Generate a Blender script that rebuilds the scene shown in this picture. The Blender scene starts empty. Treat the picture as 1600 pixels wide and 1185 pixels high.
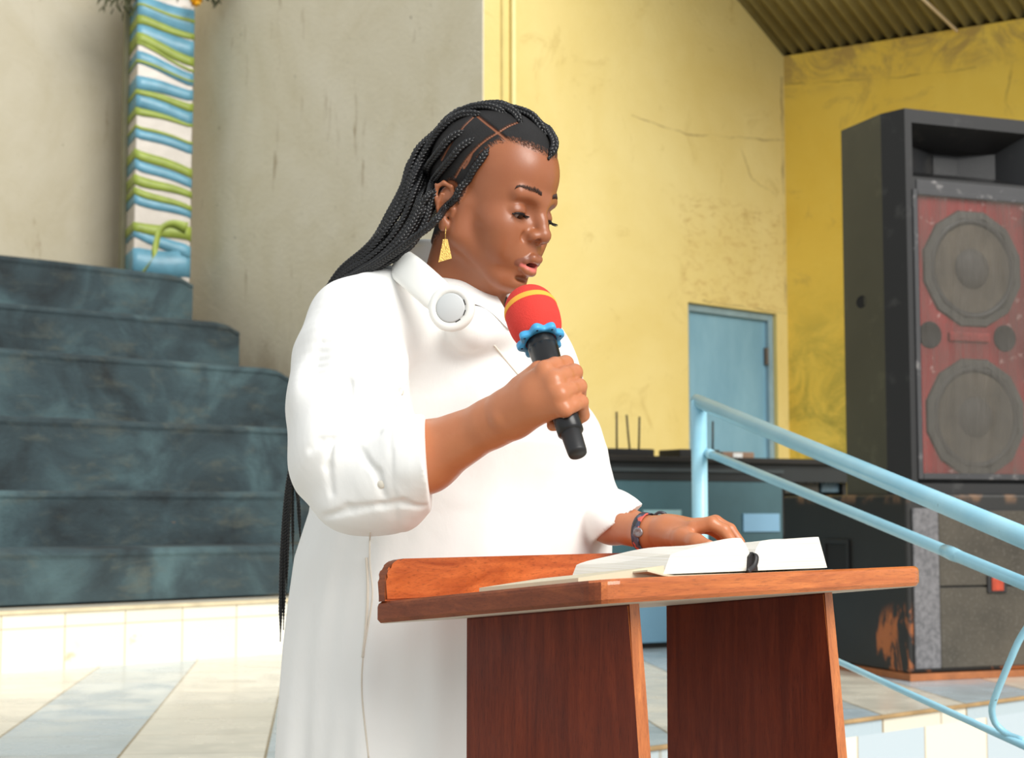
import bpy, bmesh, math, random
import numpy as np
from mathutils import Vector, Matrix

# ------------------------------------------------------------------ camera, sky, sun, exposure
sc = bpy.context.scene
col = sc.collection
FPX = 2500.0
PITCH = math.atan(207.5 / FPX)
CZ = 1.12                                   # camera height above the lower floor
cam_d = bpy.data.cameras.new('camera')
cam = bpy.data.objects.new('camera', cam_d)
col.objects.link(cam)
cam.location = (0, 0, CZ)
cam.rotation_euler = (math.pi / 2 + PITCH, 0, 0)
cam_d.sensor_width = 36.0
cam_d.lens = 36.0 * FPX / 1600.0
cam_d.clip_start = 0.05
cam_d.dof.use_dof = True
cam_d.dof.focus_distance = 2.25
cam_d.dof.aperture_fstop = 9.0
sc.camera = cam
#CROP#

world = bpy.data.worlds.new('world')
sc.world = world
world.use_nodes = True
wn = world.node_tree.nodes
bg = wn['Background']
bg.inputs[0].default_value = (0.93, 0.97, 1.0, 1)
bg.inputs[1].default_value = 0.76

sun_d = bpy.data.lights.new('sun', 'SUN')
sun = bpy.data.objects.new('sun', sun_d)
col.objects.link(sun)
sun_d.energy = 3.5
sun_d.angle = math.radians(38)
sun_d.color = (1.0, 0.97, 0.92)
_sd = Vector((0.60, -0.72, 0.60)).normalized()      # towards the light
sun.rotation_euler = _sd.to_track_quat('Z', 'Y').to_euler()
sun.location = (6, -4, 6)

sc.view_settings.view_transform = 'Standard'
sc.view_settings.look = 'None'
sc.view_settings.exposure = 0.0
sc.view_settings.gamma = 1.0
sc.view_settings.use_curve_mapping = False

random.seed(7)
RNG = np.random.default_rng(7)

# ------------------------------------------------------------------ measuring: a photo pixel at a known distance -> a place in the hall
_cp, _sp = math.cos(PITCH), math.sin(PITCH)
def ray(px, py):
    x = (px - 800) / FPX; y = (592.5 - py) / FPX
    d = np.array([x, _cp - y * _sp, _sp + y * _cp])
    return d / d[1]
def P(px, py, D):
    r = ray(px, py) * D
    return np.array([r[0], r[1], r[2] + CZ])
def nrm(v):
    v = np.asarray(v, float); return v / np.linalg.norm(v)
U = nrm((0.734, 0.68, 0))                    # direction of tiers, back wall and stage edge
V = nrm((-0.68, 0.734, 0))                   # away from the stage edge

# ------------------------------------------------------------------ object helpers
def link(o, parent=None):
    col.objects.link(o)
    if parent is not None: o.parent = parent
    return o
def mesh_obj(name, verts, faces, mat, parent=None, smooth=False, loc=None):
    me = bpy.data.meshes.new(name)
    me.from_pydata([tuple(v) for v in verts], [], [tuple(f) for f in faces])
    me.update()
    if smooth: me.polygons.foreach_set('use_smooth', [True] * len(me.polygons))
    o = bpy.data.objects.new(name, me)
    if mat is not None:
        for m in (mat if isinstance(mat, (list, tuple)) else [mat]): me.materials.append(m)
    return link(o, parent)
def bm_obj(name, bm, mat, parent=None, smooth=False):
    me = bpy.data.meshes.new(name)
    bmesh.ops.recalc_face_normals(bm, faces=bm.faces[:])
    bm.to_mesh(me); bm.free()
    if smooth: me.polygons.foreach_set('use_smooth', [True] * len(me.polygons))
    o = bpy.data.objects.new(name, me)
    for m in (mat if isinstance(mat, (list, tuple)) else [mat]): me.materials.append(m)
    return link(o, parent)
def thing(name, label, cat, loc=(0, 0, 0), rotz=0.0, group=None):
    o = bpy.data.objects.new(name, None); col.objects.link(o)
    o.empty_display_size = 0.1
    o.location = loc; o.rotation_euler = (0, 0, rotz)
    o['label'] = label; o['category'] = cat
    if group: o['group'] = group
    return o
def tag(o, label, cat, group=None, kind=None):
    o['label'] = label; o['category'] = cat
    if group: o['group'] = group
    if kind: o['kind'] = kind
    return o
def struct(o):
    o['kind'] = 'structure'; return o
def add_box(bm, lo, hi, bevel=0.0, seg=2, M=None):
    r = bmesh.ops.create_cube(bm, size=1)
    vs = r['verts']
    for v in vs:
        v.co = Vector([lo[i] + (v.co[i] + 0.5) * (hi[i] - lo[i]) for i in range(3)])
    if bevel > 0:
        es = list({e for v in vs for e in v.link_edges})
        rb = bmesh.ops.bevel(bm, geom=es, offset=bevel, segments=seg, profile=0.5, affect='EDGES')
        vs = list({v for f in rb['faces'] for v in f.verts} | {v for v in vs if v.is_valid})
    if M is not None:
        for v in vs: v.co = M @ v.co
    return vs
def box_obj(name, lo, hi, mat, parent=None, bevel=0.0, seg=2):
    bm = bmesh.new(); add_box(bm, lo, hi, bevel, seg)
    return bm_obj(name, bm, mat, parent, smooth=False)
def prism(bm, pts, z0, z1, axis='z'):
    """extrude a 2-d outline; axis says which coordinate is the extrusion"""
    def mk(p, t):
        if axis == 'z': return (p[0], p[1], t)
        if axis == 'y': return (p[0], t, p[1])
        return (t, p[0], p[1])
    a = [bm.verts.new(mk(p, z0)) for p in pts]; b = [bm.verts.new(mk(p, z1)) for p in pts]
    n = len(pts)
    bm.faces.new(a); bm.faces.new(b[::-1])
    for i in range(n): bm.faces.new((a[i], b[i], b[(i + 1) % n], a[(i + 1) % n]))
    return a + b
def catmull(pts, n):
    pts = np.asarray(pts, float); k = len(pts)
    if k == 2:
        t = np.linspace(0, 1, n)[:, None]; return pts[0] * (1 - t) + pts[1] * t
    d = np.r_[0, np.cumsum(np.linalg.norm(np.diff(pts[:, :3], axis=0), axis=1))]
    ext = np.vstack([2 * pts[0] - pts[1], pts, 2 * pts[-1] - pts[-2]])
    out = []
    for s in np.linspace(0, d[-1], n):
        i = min(max(np.searchsorted(d, s) - 1, 0), k - 2)
        t = (s - d[i]) / max(d[i + 1] - d[i], 1e-9)
        p0, p1, p2, p3 = ext[i], ext[i + 1], ext[i + 2], ext[i + 3]
        out.append(0.5 * ((2 * p1) + (-p0 + p2) * t + (2 * p0 - 5 * p1 + 4 * p2 - p3) * t * t + (-p0 + 3 * p1 - 3 * p2 + p3) * t ** 3))
    return np.array(out)
def frames(c, up=(0, 0, 1)):
    t = np.gradient(c, axis=0); t /= np.linalg.norm(t, axis=1)[:, None] + 1e-12
    n = np.zeros_like(c)
    a = np.cross(t[0], up)
    if np.linalg.norm(a) < 1e-3: a = np.cross(t[0], (1, 0, 0))
    n[0] = a / np.linalg.norm(a)
    for i in range(1, len(c)):
        a = n[i - 1] - t[i] * np.dot(n[i - 1], t[i]); n[i] = a / (np.linalg.norm(a) + 1e-12)
    return t, n, np.cross(t, n)
def tube_data(c, rad, seg=10, sy=1.0, cap=True, up=(0, 0, 1), base=0):
    c = np.asarray(c, float); n = len(c)
    rad = np.broadcast_to(np.asarray(rad, float), (n,))
    t, a, b = frames(c, up)
    th = np.linspace(0, 2 * math.pi, seg, endpoint=False)
    V_ = c[:, None, :] + rad[:, None, None] * (np.cos(th)[None, :, None] * a[:, None, :] + sy * np.sin(th)[None, :, None] * b[:, None, :])
    V_ = V_.reshape(-1, 3)
    F = []
    for i in range(n - 1):
        for j in range(seg):
            k = (j + 1) % seg
            F.append((base + i * seg + j, base + i * seg + k, base + (i + 1) * seg + k, base + (i + 1) * seg + j))
    if cap:
        F.append(tuple(base + j for j in range(seg))[::-1]); F.append(tuple(base + (n - 1) * seg + j for j in range(seg)))
    return V_, F
def tube_obj(name, c, rad, mat, parent=None, seg=12, sy=1.0, up=(0, 0, 1)):
    v, f = tube_data(c, rad, seg, sy, True, up)
    return mesh_obj(name, v, f, mat, parent, smooth=True)
def multi_tube(name, curves, rad, mat, parent=None, seg=6):
    VV, FF, b = [], [], 0
    for i, c in enumerate(curves):
        r = rad[i] if isinstance(rad, list) else rad
        v, f = tube_data(c, r, seg, base=b); VV.append(v); FF += f; b += len(v)
    return mesh_obj(name, np.vstack(VV), FF, mat, parent, smooth=True)
def lathe(bm, prof, seg=32, M=None):
    """prof: list of (r, z)"""
    rings = []
    for r, z in prof:
        if r < 1e-6: rings.append([bm.verts.new((0, 0, z))])
        else: rings.append([bm.verts.new((r * math.cos(2 * math.pi * j / seg), r * math.sin(2 * math.pi * j / seg), z)) for j in range(seg)])
    for a, b in zip(rings, rings[1:]):
        for j in range(seg):
            k = (j + 1) % seg
            if len(a) == 1 and len(b) == 1: continue
            if len(a) == 1: bm.faces.new((a[0], b[k], b[j]))
            elif len(b) == 1: bm.faces.new((a[j], a[k], b[0]))
            else: bm.faces.new((a[j], a[k], b[k], b[j]))
    vs = [v for r in rings for v in r]
    if M is not None:
        for v in vs: v.co = M @ v.co
    return vs
def axis_matrix(o, z, x=None):
    z = Vector(z).normalized()
    x = Vector(x) if x is not None else Vector((1, 0, 0))
    x = (x - z * x.dot(z)).normalized(); y = z.cross(x)
    m = Matrix.Identity(4)
    for i in range(3): m[i][0] = x[i]; m[i][1] = y[i]; m[i][2] = z[i]; m[i][3] = o[i]
    return m

# ------------------------------------------------------------------ material helpers
class NT:
    def __init__(s, name):
        s.m = bpy.data.materials.new(name); s.m.use_nodes = True
        s.t = s.m.node_tree; s.n = s.t.nodes; s.b = s.n['Principled BSDF']
    def new(s, typ, **kw):
        n = s.n.new(typ)
        for k, v in kw.items(): setattr(n, k, v)
        return n
    def lk(s, a, b): s.t.links.new(a, b)
    def val(s, sock, v):
        if hasattr(v, 'is_linked') or isinstance(v, bpy.types.NodeSocket): s.lk(v, sock)
        else: sock.default_value = v
    def coord(s, kind='Object'):
        return s.new('ShaderNodeTexCoord').outputs[kind]
    def mapping(s, vec, scale=(1, 1, 1), rot=(0, 0, 0), loc=(0, 0, 0)):
        n = s.new('ShaderNodeMapping'); s.lk(vec, n.inputs[0])
        n.inputs['Location'].default_value = loc; n.inputs['Rotation'].default_value = rot; n.inputs['Scale'].default_value = scale
        return n.outputs[0]
    def noise(s, vec, scale=5.0, detail=4.0, rough=0.55, dist=0.0):
        n = s.new('ShaderNodeTexNoise'); s.lk(vec, n.inputs['Vector'])
        n.inputs['Scale'].default_value = scale; n.inputs['Detail'].default_value = detail
        n.inputs['Roughness'].default_value = rough; n.inputs['Distortion'].default_value = dist
        return n.outputs[0]
    def ramp(s, fac, stops, interp='LINEAR'):
        n = s.new('ShaderNodeValToRGB'); s.lk(fac, n.inputs[0]); cr = n.color_ramp; cr.interpolation = interp
        while len(cr.elements) > 1: cr.elements.remove(cr.elements[-1])
        cr.elements[0].position = stops[0][0]; cr.elements[0].color = c4(stops[0][1])
        for p, c in stops[1:]:
            e = cr.elements.new(p); e.color = c4(c)
        return n.outputs[0]
    def mix(s, fac, a, b, mode='MIX'):
        n = s.new('ShaderNodeMix', data_type='RGBA', blend_type=mode)
        s.val(n.inputs[0], fac)
        s.val(n.inputs[6], a if hasattr(a, 'is_linked') else c4(a)); s.val(n.inputs[7], b if hasattr(b, 'is_linked') else c4(b))
        return n.outputs[2]
    def math(s, op, a, b=0.0, c=0.0, clamp=False):
        n = s.new('ShaderNodeMath', operation=op, use_clamp=clamp)
        s.val(n.inputs[0], a); s.val(n.inputs[1], b); s.val(n.inputs[2], c)
        return n.outputs[0]
    def sep(s, v):
        n = s.new('ShaderNodeSeparateXYZ'); s.lk(v, n.inputs[0]); return n.outputs
    def comb(s, x, y, z):
        n = s.new('ShaderNodeCombineXYZ'); s.val(n.inputs[0], x); s.val(n.inputs[1], y); s.val(n.inputs[2], z); return n.outputs[0]
    def maprange(s, v, a, b, c=0.0, d=1.0, smooth=True):
        n = s.new('ShaderNodeMapRange'); n.interpolation_type = 'SMOOTHSTEP' if smooth else 'LINEAR'
        s.val(n.inputs[0], v)
        for i, q in enumerate((a, b, c, d)): s.val(n.inputs[i + 1], q)
        return n.outputs[0]
    def bump(s, h, strength=0.3, dist=0.01, normal=None):
        n = s.new('ShaderNodeBump'); s.lk(h, n.inputs['Height']); n.inputs['Strength'].default_value = strength; n.inputs['Distance'].default_value = dist
        if normal is not None: s.lk(normal, n.inputs['Normal'])
        return n.outputs[0]
    def fin(s, color=None, rough=None, bump=None, metal=None, **kw):
        if color is not None: s.val(s.b.inputs['Base Color'], color if hasattr(color, 'is_linked') else c4(color))
        if rough is not None: s.val(s.b.inputs['Roughness'], rough)
        if metal is not None: s.b.inputs['Metallic'].default_value = metal
        if bump is not None: s.lk(bump, s.b.inputs['Normal'])
        for k, v in kw.items(): s.val(s.b.inputs[k], v)
        return s.m
def lin(c):
    return tuple(((x / 255) / 12.92 if x / 255 <= 0.04045 else ((x / 255 + 0.055) / 1.055) ** 2.4) for x in c)
def c4(c):
    c = tuple(c)
    if max(c[:3]) > 1.0: c = lin(c[:3])
    return (c[0], c[1], c[2], 1.0)
def simple(name, color, rough=0.5, var=0.12, scale=8.0, bump=0.0, bscale=60.0, metal=0.0, kind='Object', **kw):
    m = NT(name); co = m.coord(kind)
    n = m.noise(co, scale, 5, 0.6)
    base = np.array(c4(color)[:3])
    cc = m.ramp(n, [(0.3, tuple(base * (1 - var))), (0.7, tuple(np.minimum(base * (1 + var), 0.98)))])
    b = None
    if bump > 0: b = m.bump(m.noise(co, bscale, 4, 0.6), bump, 0.004)
    return m.fin(cc, rough, b, metal, **kw)

# ------------------------------------------------------------------ signed-distance sculpting
class Shape:
    """A smooth-union sculpture. Each step: (op, fn, centre, reach, k)."""
    def __init__(s): s.st = []; s.lo = []; s.hi = []
    def add(s, fn, c, reach, k=0.0, op='u'):
        c = np.asarray(c, float); s.st.append((op, fn, c, reach, k))
        if op == 'u': s.lo.append(c - reach); s.hi.append(c + reach)
    def ev(s, p):
        if len(p) > 6000:                    # sort the points into blocks, each block meets only the steps near it
            B = 0.05; ce = np.floor(p / B).astype(np.int64); ky = (ce[:, 0] * 4096 + ce[:, 1]) * 4096 + ce[:, 2]
            o = np.argsort(ky, kind='stable'); cut = np.flatnonzero(np.diff(ky[o])) + 1
            d = np.empty(len(p)); C_ = np.array([q[2] for q in s.st]); Rr = np.array([q[3] + 0.03 + q[4] for q in s.st]) + B * 0.88
            for g in np.split(o, cut):
                c = (ce[g[0]] + 0.5) * B
                near = np.flatnonzero(((C_ - c) ** 2).sum(1) < Rr ** 2)
                d[g] = s.ev_(p[g], [s.st[i] for i in near])
            return d
        return s.ev_(p, s.st)
    def ev_(s, p, steps):
        d = np.full(len(p), 1.0)
        for op, fn, c, reach, k in steps:
            m = ((p - c) ** 2).sum(1) < (reach + 0.03 + k) ** 2
            if not m.any(): continue
            q = fn(p[m]); e = d[m]
            if op == 'u':
                if k > 0:
                    h = np.clip(0.5 + 0.5 * (e - q) / k, 0, 1); r = e * (1 - h) + q * h - k * h * (1 - h)
                else: r = np.minimum(e, q)
            elif op == 's':
                q = -q
                if k > 0:
                    h = np.clip(0.5 + 0.5 * (q - e) / k, 0, 1); r = e * (1 - h) + q * h + k * h * (1 - h)
                else: r = np.maximum(e, q)
            elif op == 'd': r = e + q            # displacement
            d[m] = r
        return d
    def ell(s, c, r, k=0.0, M=None, op='u'):
        c = np.asarray(c, float); r = np.asarray(r, float)
        def fn(p):
            q = p - c
            if M is not None: q = q @ M           # M columns = local axes
            k0 = np.linalg.norm(q / r, axis=1); k1 = np.linalg.norm(q / (r * r), axis=1)
            return k0 * (k0 - 1) / (k1 + 1e-9)
        s.add(fn, c, float(r.max()), k, op)
    def cone(s, a, b, ra, rb, k=0.0, op='u', flat=None):
        """round cone from a to b. flat=(axis, factor) squeezes it along an axis"""
        a = np.asarray(a, float); b = np.asarray(b, float)
        L = np.linalg.norm(b - a); ba = (b - a) / max(L, 1e-9)
        def fn(p):
            q = p - a
            if flat is not None:
                ax, fa = flat; q = q + np.outer(q @ ax, ax) * (1 / fa - 1)
            h = np.clip((q @ ba) / max(L, 1e-9), 0, 1)
            return np.linalg.norm(q - np.outer(h * L, ba), axis=1) - (ra + (rb - ra) * h)
        s.add(fn, (a + b) / 2, L / 2 + max(ra, rb), k, op)
    def chain(s, pts, rad, k=0.0, op='u', flat=None):
        for i in range(len(pts) - 1): s.cone(pts[i], pts[i + 1], rad[i], rad[i + 1], k, op, flat)
    def hit(s, px, py, d0=1.7, d1=3.2, n=260):
        """first surface point seen through a photo pixel"""
        r = ray(px, py); D = np.linspace(d0, d1, n)
        pts = r[None, :] * D[:, None]; pts[:, 2] += CZ
        v = s.ev(pts); i = np.argmax(v < 0)
        if v[i] >= 0: 
            i = int(np.argmin(v)); return pts[i]
        a, b = D[max(i - 1, 0)], D[i]
        for _ in range(12):
            m = (a + b) / 2; q = r * m; q[2] += CZ
            if s.ev(q[None])[0] < 0: b = m
            else: a = m
        q = r * b; q[2] += CZ
        return q
    def grad(s, p, e=0.0008):
        p = np.atleast_2d(p); g = np.zeros_like(p)
        for i in range(3):
            o = np.zeros(3); o[i] = e; g[:, i] = s.ev(p + o) - s.ev(p - o)
        return g / (np.linalg.norm(g, axis=1)[:, None] + 1e-12)
    def snap(s, p, off=0.0, it=6):
        p = np.atleast_2d(np.asarray(p, float)).copy()
        for _ in range(it): p -= s.grad(p) * (s.ev(p) - off)[:, None]
        return p
    def mesh(s, h):
        lo = np.min(s.lo, axis=0) - 0.02; hi = np.max(s.hi, axis=0) + 0.02
        f = [16, 4, 1]
        H = h * 16
        n = np.ceil((hi - lo) / H).astype(int) + 1
        g = np.stack(np.meshgrid(*[np.arange(k) for k in n], indexing='ij'), -1).reshape(-1, 3)
        for lev in (16, 4, 1):
            if lev < 16:
                o = np.stack(np.meshgrid(*[np.arange(4)] * 3, indexing='ij'), -1).reshape(-1, 3)
                g = (g[:, None, :] * 4 + o[None]).reshape(-1, 3)
            if lev > 1:
                c = lo + (g + 0.5) * h * lev
                keep = np.abs(s.ev(c)) < h * lev * 1.35 + 0.004
                g = g[keep]
            else:
                c = lo + (g + 0.5) * h
                keep = np.abs(s.ev(c)) < h * 2.2
                g = g[keep]
        N = (np.max(g, axis=0) + 3).astype(np.int64)
        def key(a): return (a[:, 0].astype(np.int64) * N[1] + a[:, 1]) * N[2] + a[:, 2]
        off = np.array([[i, j, k] for i in (0, 1) for j in (0, 1) for k in (0, 1)])
        ck = key((g[:, None, :] + off[None]).reshape(-1, 3))
        uk, inv = np.unique(ck, return_inverse=True)
        uc = np.stack([uk // (N[1] * N[2]), (uk // N[2]) % N[1], uk % N[2]], -1)
        val = s.ev(lo + uc * h)
        val[val == 0] = 1e-9
        inv = inv.reshape(-1, 8); cv = val[inv]
        act = (cv.min(1) < 0) & (cv.max(1) > 0)
        g = g[act]; inv = inv[act]; cv = cv[act]
        gk = key(g); order = np.argsort(gk); g = g[order]; gk = gk[order]; cv = cv[order]
        acc = np.zeros((len(g), 3)); cnt = np.zeros(len(g))
        ed = [(a, b) for a in range(8) for b in range(a + 1, 8) if np.abs(off[a] - off[b]).sum() == 1]
        for a, b in ed:
            va, vb = cv[:, a], cv[:, b]; m = (va < 0) != (vb < 0)
            t = np.where(m, va / (va - vb + 1e-30), 0)
            acc += np.where(m[:, None], off[a] + t[:, None] * (off[b] - off[a]), 0); cnt += m
        vert = lo + (g + acc / cnt[:, None]) * h
        faces = []
        for ax in range(3):
            e = np.zeros(3, int); e[ax] = 1
            nk = key(uc + e); pos = np.searchsorted(uk, nk); pos[pos >= len(uk)] = 0
            ok = uk[pos] == nk
            m = ok & ((val < 0) != (val[pos] < 0))
            c = uc[m]; sgn = val[m] < 0
            b1 = np.zeros(3, int); b2 = np.zeros(3, int); b1[(ax + 1) % 3] = 1; b2[(ax + 2) % 3] = 1
            q = []
            good = np.ones(len(c), bool)
            for o in (0 * b1, b1, b1 + b2, b2):
                kk = key(c - o); p_ = np.searchsorted(gk, kk); p_[p_ >= len(gk)] = 0
                good &= (gk[p_] == kk) & ((c - o).min(1) >= 0); q.append(p_)
            q = np.stack(q, -1)[good]; sg = sgn[good]
            q[~sg] = q[~sg][:, ::-1]
            faces.append(q)
        return vert, np.vstack(faces)
def big_mesh(name, v, f, mat, parent=None, colors=None):
    me = bpy.data.meshes.new(name)
    me.vertices.add(len(v)); me.vertices.foreach_set('co', v.astype(np.float32).ravel())
    me.loops.add(len(f) * 4); me.loops.foreach_set('vertex_index', f.astype(np.int32).ravel())
    me.polygons.add(len(f)); me.polygons.foreach_set('loop_start', np.arange(len(f), dtype=np.int32) * 4)
    try: me.polygons.foreach_set('loop_total', np.full(len(f), 4, dtype=np.int32))
    except Exception: pass
    me.update(calc_edges=True); me.validate()
    me.polygons.foreach_set('use_smooth', np.ones(len(me.polygons), dtype=bool))
    if colors is not None:
        at = me.color_attributes.new('tone', 'FLOAT_COLOR', 'POINT')
        c = np.c_[colors, np.ones(len(colors))].astype(np.float32)
        at.data.foreach_set('color', c.ravel())
    o = bpy.data.objects.new(name, me); me.materials.append(mat)
    return link(o, parent)

# ------------------------------------------------------------------ materials of the hall
def wall_grey(k=1.0):
    m = NT('weathered grey plaster'); co = m.coord()
    n1 = m.noise(co, 0.9, 6, 0.65, 0.6); n2 = m.noise(co, 9, 6, 0.7); n3 = m.noise(m.mapping(co, (3, 3, 0.6)), 2.5, 5, 0.7)
    c = m.ramp(n1, [(0.28, (214, 204, 178)), (0.55, (229, 222, 204)), (0.75, (236, 230, 216))])
    c = m.mix(m.maprange(n3, 0.60, 0.78), c, (150, 126, 88))
    c = m.mix(m.maprange(n2, 0.66, 0.74), c, (120, 108, 84))
    z = m.sep(co)[2]
    low = m.math('MULTIPLY', m.maprange(z, 3.0, 1.5), m.maprange(n1, 0.42, 0.62))
    c = m.mix(m.math('MULTIPLY', low, 0.75), c, (152, 122, 70))
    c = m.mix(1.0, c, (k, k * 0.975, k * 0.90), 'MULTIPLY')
    return m.fin(c, 0.85, m.bump(m.math('ADD', m.noise(co, 30, 6, 0.7), m.math('MULTIPLY', n1, 1.5)), 0.5, 0.01))
def seg_mask(m, x, z, p0, p1, w, wob):
    """1 along a line between two wall points: a crack"""
    dx, dz = p1[0] - p0[0], p1[1] - p0[1]; L = math.hypot(dx, dz); ux, uz = dx / L, dz / L
    ax = m.math('SUBTRACT', x, p0[0]); az = m.math('SUBTRACT', z, p0[1])
    t = m.math('ADD', m.math('MULTIPLY', ax, ux), m.math('MULTIPLY', az, uz))
    d = m.math('ABSOLUTE', m.math('ADD', m.math('SUBTRACT', m.math('MULTIPLY', ax, uz), m.math('MULTIPLY', az, ux)), wob))
    inside = m.math('MULTIPLY', m.math('GREATER_THAN', t, 0.0), m.math('LESS_THAN', t, L))
    return m.math('MULTIPLY', m.maprange(d, w, w * 0.2), inside)
def box_mask(m, x, z, x0, x1, z0, z1, s=0.08):
    a = m.math('MULTIPLY', m.maprange(x, x0 - s, x0 + s), m.maprange(x, x1 + s, x1 - s))
    return m.math('MULTIPLY', a, m.math('MULTIPLY', m.maprange(z, z0 - s, z0 + s), m.maprange(z, z1 + s, z1 - s)))
def wall_yellow(name, cracks, base, pale, patches=(), stain=0.6, grime=None, top_stain=None):
    m = NT(name); co = m.coord(); x, y, z = m.sep(co)
    n1 = m.noise(co, 0.8, 5, 0.6, 0.4); n2 = m.noise(co, 14, 6, 0.7); n3 = m.noise(co, 3.2, 7, 0.72, 1.0)
    c = m.ramp(n1, [(0.3, base), (0.7, pale)])
    c = m.mix(m.math('MULTIPLY', m.maprange(n3, 0.56, 0.72), stain), c, (178, 148, 76))
    c = m.mix(m.maprange(n2, 0.70, 0.76), c, (120, 98, 60))
    wob = m.math('MULTIPLY', m.math('SUBTRACT', m.noise(co, 7, 3), 0.5), 0.05)
    for (x0, x1, z0, z1) in patches:
        b = box_mask(m, x, z, x0, x1, z0, z1, 0.10)
        edge = m.math('MULTIPLY', b, m.maprange(n3, 0.40, 0.60))
        fine = m.noise(m.mapping(co, (1, 1, 2.2), (0, 0.5, 0)), 9, 7, 0.75, 0.6)
        c = m.mix(m.math('MULTIPLY', b, m.maprange(fine, 0.48, 0.66, 0.0, 0.55)), c, (196, 160, 92))
        rim = m.math('MULTIPLY', m.math('MULTIPLY', b, m.math('SUBTRACT', 1.0, b)), 3.0)
        c = m.mix(m.math('MULTIPLY', rim, m.maprange(fine, 0.46, 0.64, 0.0, 0.5), clamp=True), c, (176, 138, 76))
    for (p0, p1, w) in cracks:
        k = m.math('MULTIPLY', seg_mask(m, x, z, p0, p1, w, wob), m.maprange(m.noise(co, 4, 5), 0.36, 0.66))
        c = m.mix(m.math('MULTIPLY', k, 0.55), c, (116, 88, 54))
    if grime:      # (z0, z1) the wall is dirtier below z0
        g = m.math('MULTIPLY', m.maprange(z, grime[1], grime[0]), m.maprange(n3, 0.35, 0.62))
        c = m.mix(m.math('MULTIPLY', g, 0.7), c, (150, 138, 52))
    if top_stain:
        g = m.math('MULTIPLY', m.maprange(z, top_stain[0], top_stain[1]), m.maprange(n3, 0.38, 0.6))
        c = m.mix(m.math('MULTIPLY', g, 0.8), c, (170, 140, 78))
    bb = m.bump(m.math('ADD', n3, m.math('MULTIPLY', m.noise(co, 40, 5), 0.5)), 0.45, 0.012)
    return m.fin(c, 0.8, bb)
def floor_tiles():
    m = NT('cream and blue floor tiles'); g = m.new('ShaderNodeNewGeometry').outputs['Position']
    q = Pz(166, 1035, 0.42); a = math.radians(6.85)      # stripes run almost straight away from the camera
    v = m.mapping(g, (1, 1, 1), (0, 0, -a))
    x, y, z = m.sep(v)
    ca, sa = math.cos(-a), math.sin(-a)
    ox = q[0] * ca - q[1] * sa
    W = 0.417
    u = m.math('DIVIDE', m.math('SUBTRACT', x, ox), W)
    s = m.math('SUBTRACT', u, m.math('MULTIPLY', m.math('FLOOR', m.math('MULTIPLY', u, 0.5)), 2.0))
    blue = m.math('LESS_THAN', s, 1.0)
    n = m.noise(g, 1.3, 4); 
    tile = m.new('ShaderNodeTexWhiteNoise'); 
    m.lk(m.comb(m.math('FLOOR', u), m.math('FLOOR', m.math('DIVIDE', y, 0.4)), 0.0), tile.inputs[0])
    c = m.mix(blue, (226, 221, 205), (178, 196, 206))
    c = m.mix(m.math('MULTIPLY', tile.outputs[0], 0.35), c, (205, 198, 176))
    fx = m.math('ABSOLUTE', m.math('SUBTRACT', m.math('FRACT', u), 0.5))
    fy = m.math('ABSOLUTE', m.math('SUBTRACT', m.math('FRACT', m.math('DIVIDE', y, 0.4)), 0.5))
    gx = m.maprange(fx, 0.485, 0.495); gy = m.math('MULTIPLY', m.maprange(fy, 0.486, 0.495), 0.5)
    gr = m.math('MAXIMUM', gx, gy)
    c = m.mix(gr, c, (150, 134, 104))
    return m.fin(c, m.maprange(m.noise(g, 6, 3), 0.3, 0.7, 0.16, 0.30), m.bump(gr, -0.3, 0.003))
def riser_tiles(name, W, Hh, alt, origin_z):
    m = NT(name); co = m.coord(); x, y, z = m.sep(co)
    u = m.math('DIVIDE', x, W); w = m.math('DIVIDE', m.math('SUBTRACT', z, origin_z), Hh)
    wn_ = m.new('ShaderNodeTexWhiteNoise'); m.lk(m.comb(m.math('FLOOR', u), m.math('FLOOR', w), 0.0), wn_.inputs[0])
    c = m.mix(m.math('MULTIPLY', wn_.outputs[0], 0.5), (242, 236, 220), (228, 218, 194))
    if alt:
        s = m.math('SUBTRACT', u, m.math('MULTIPLY', m.math('FLOOR', m.math('MULTIPLY', u, 0.5)), 2.0))
        c = m.mix(m.math('LESS_THAN', s, 1.0), c, (190, 204, 212))
    fx = m.math('ABSOLUTE', m.math('SUBTRACT', m.math('FRACT', u), 0.5)); fz = m.math('ABSOLUTE', m.math('SUBTRACT', m.math('FRACT', w), 0.5))
    gr = m.math('MAXIMUM', m.maprange(fx, 0.485, 0.495), m.maprange(fz, 0.485, 0.495))
    c = m.mix(m.math('MULTIPLY', gr, 0.8), c, (176, 156, 118))
    c = m.mix(m.math('MULTIPLY', m.maprange(m.noise(co, 5, 5, 0.7), 0.62, 0.72), 0.6), c, (186, 162, 118))
    return m.fin(c, 0.22)
def carpet():
    m = NT('worn dark teal carpet'); co = m.coord()
    n = m.noise(co, 1.6, 6, 0.62, 0.8); n2 = m.noise(m.mapping(co, (1, 1, 2.5)), 4.0, 6, 0.7, 0.5)
    c = m.ramp(n, [(0.30, (32, 39, 42)), (0.5, (54, 70, 75)), (0.70, (80, 104, 108))])
    c = m.mix(m.math('MULTIPLY', m.maprange(n2, 0.5, 0.75), 0.5), c, (98, 100, 88))
    c = m.mix(m.maprange(m.noise(co, 9, 3), 0.76, 0.80), c, (150, 120, 92))
    return m.fin(c, 0.9, m.bump(m.math('ADD', m.noise(co, 120, 2), m.math('MULTIPLY', n2, 2.0)), 0.5, 0.012))

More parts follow.
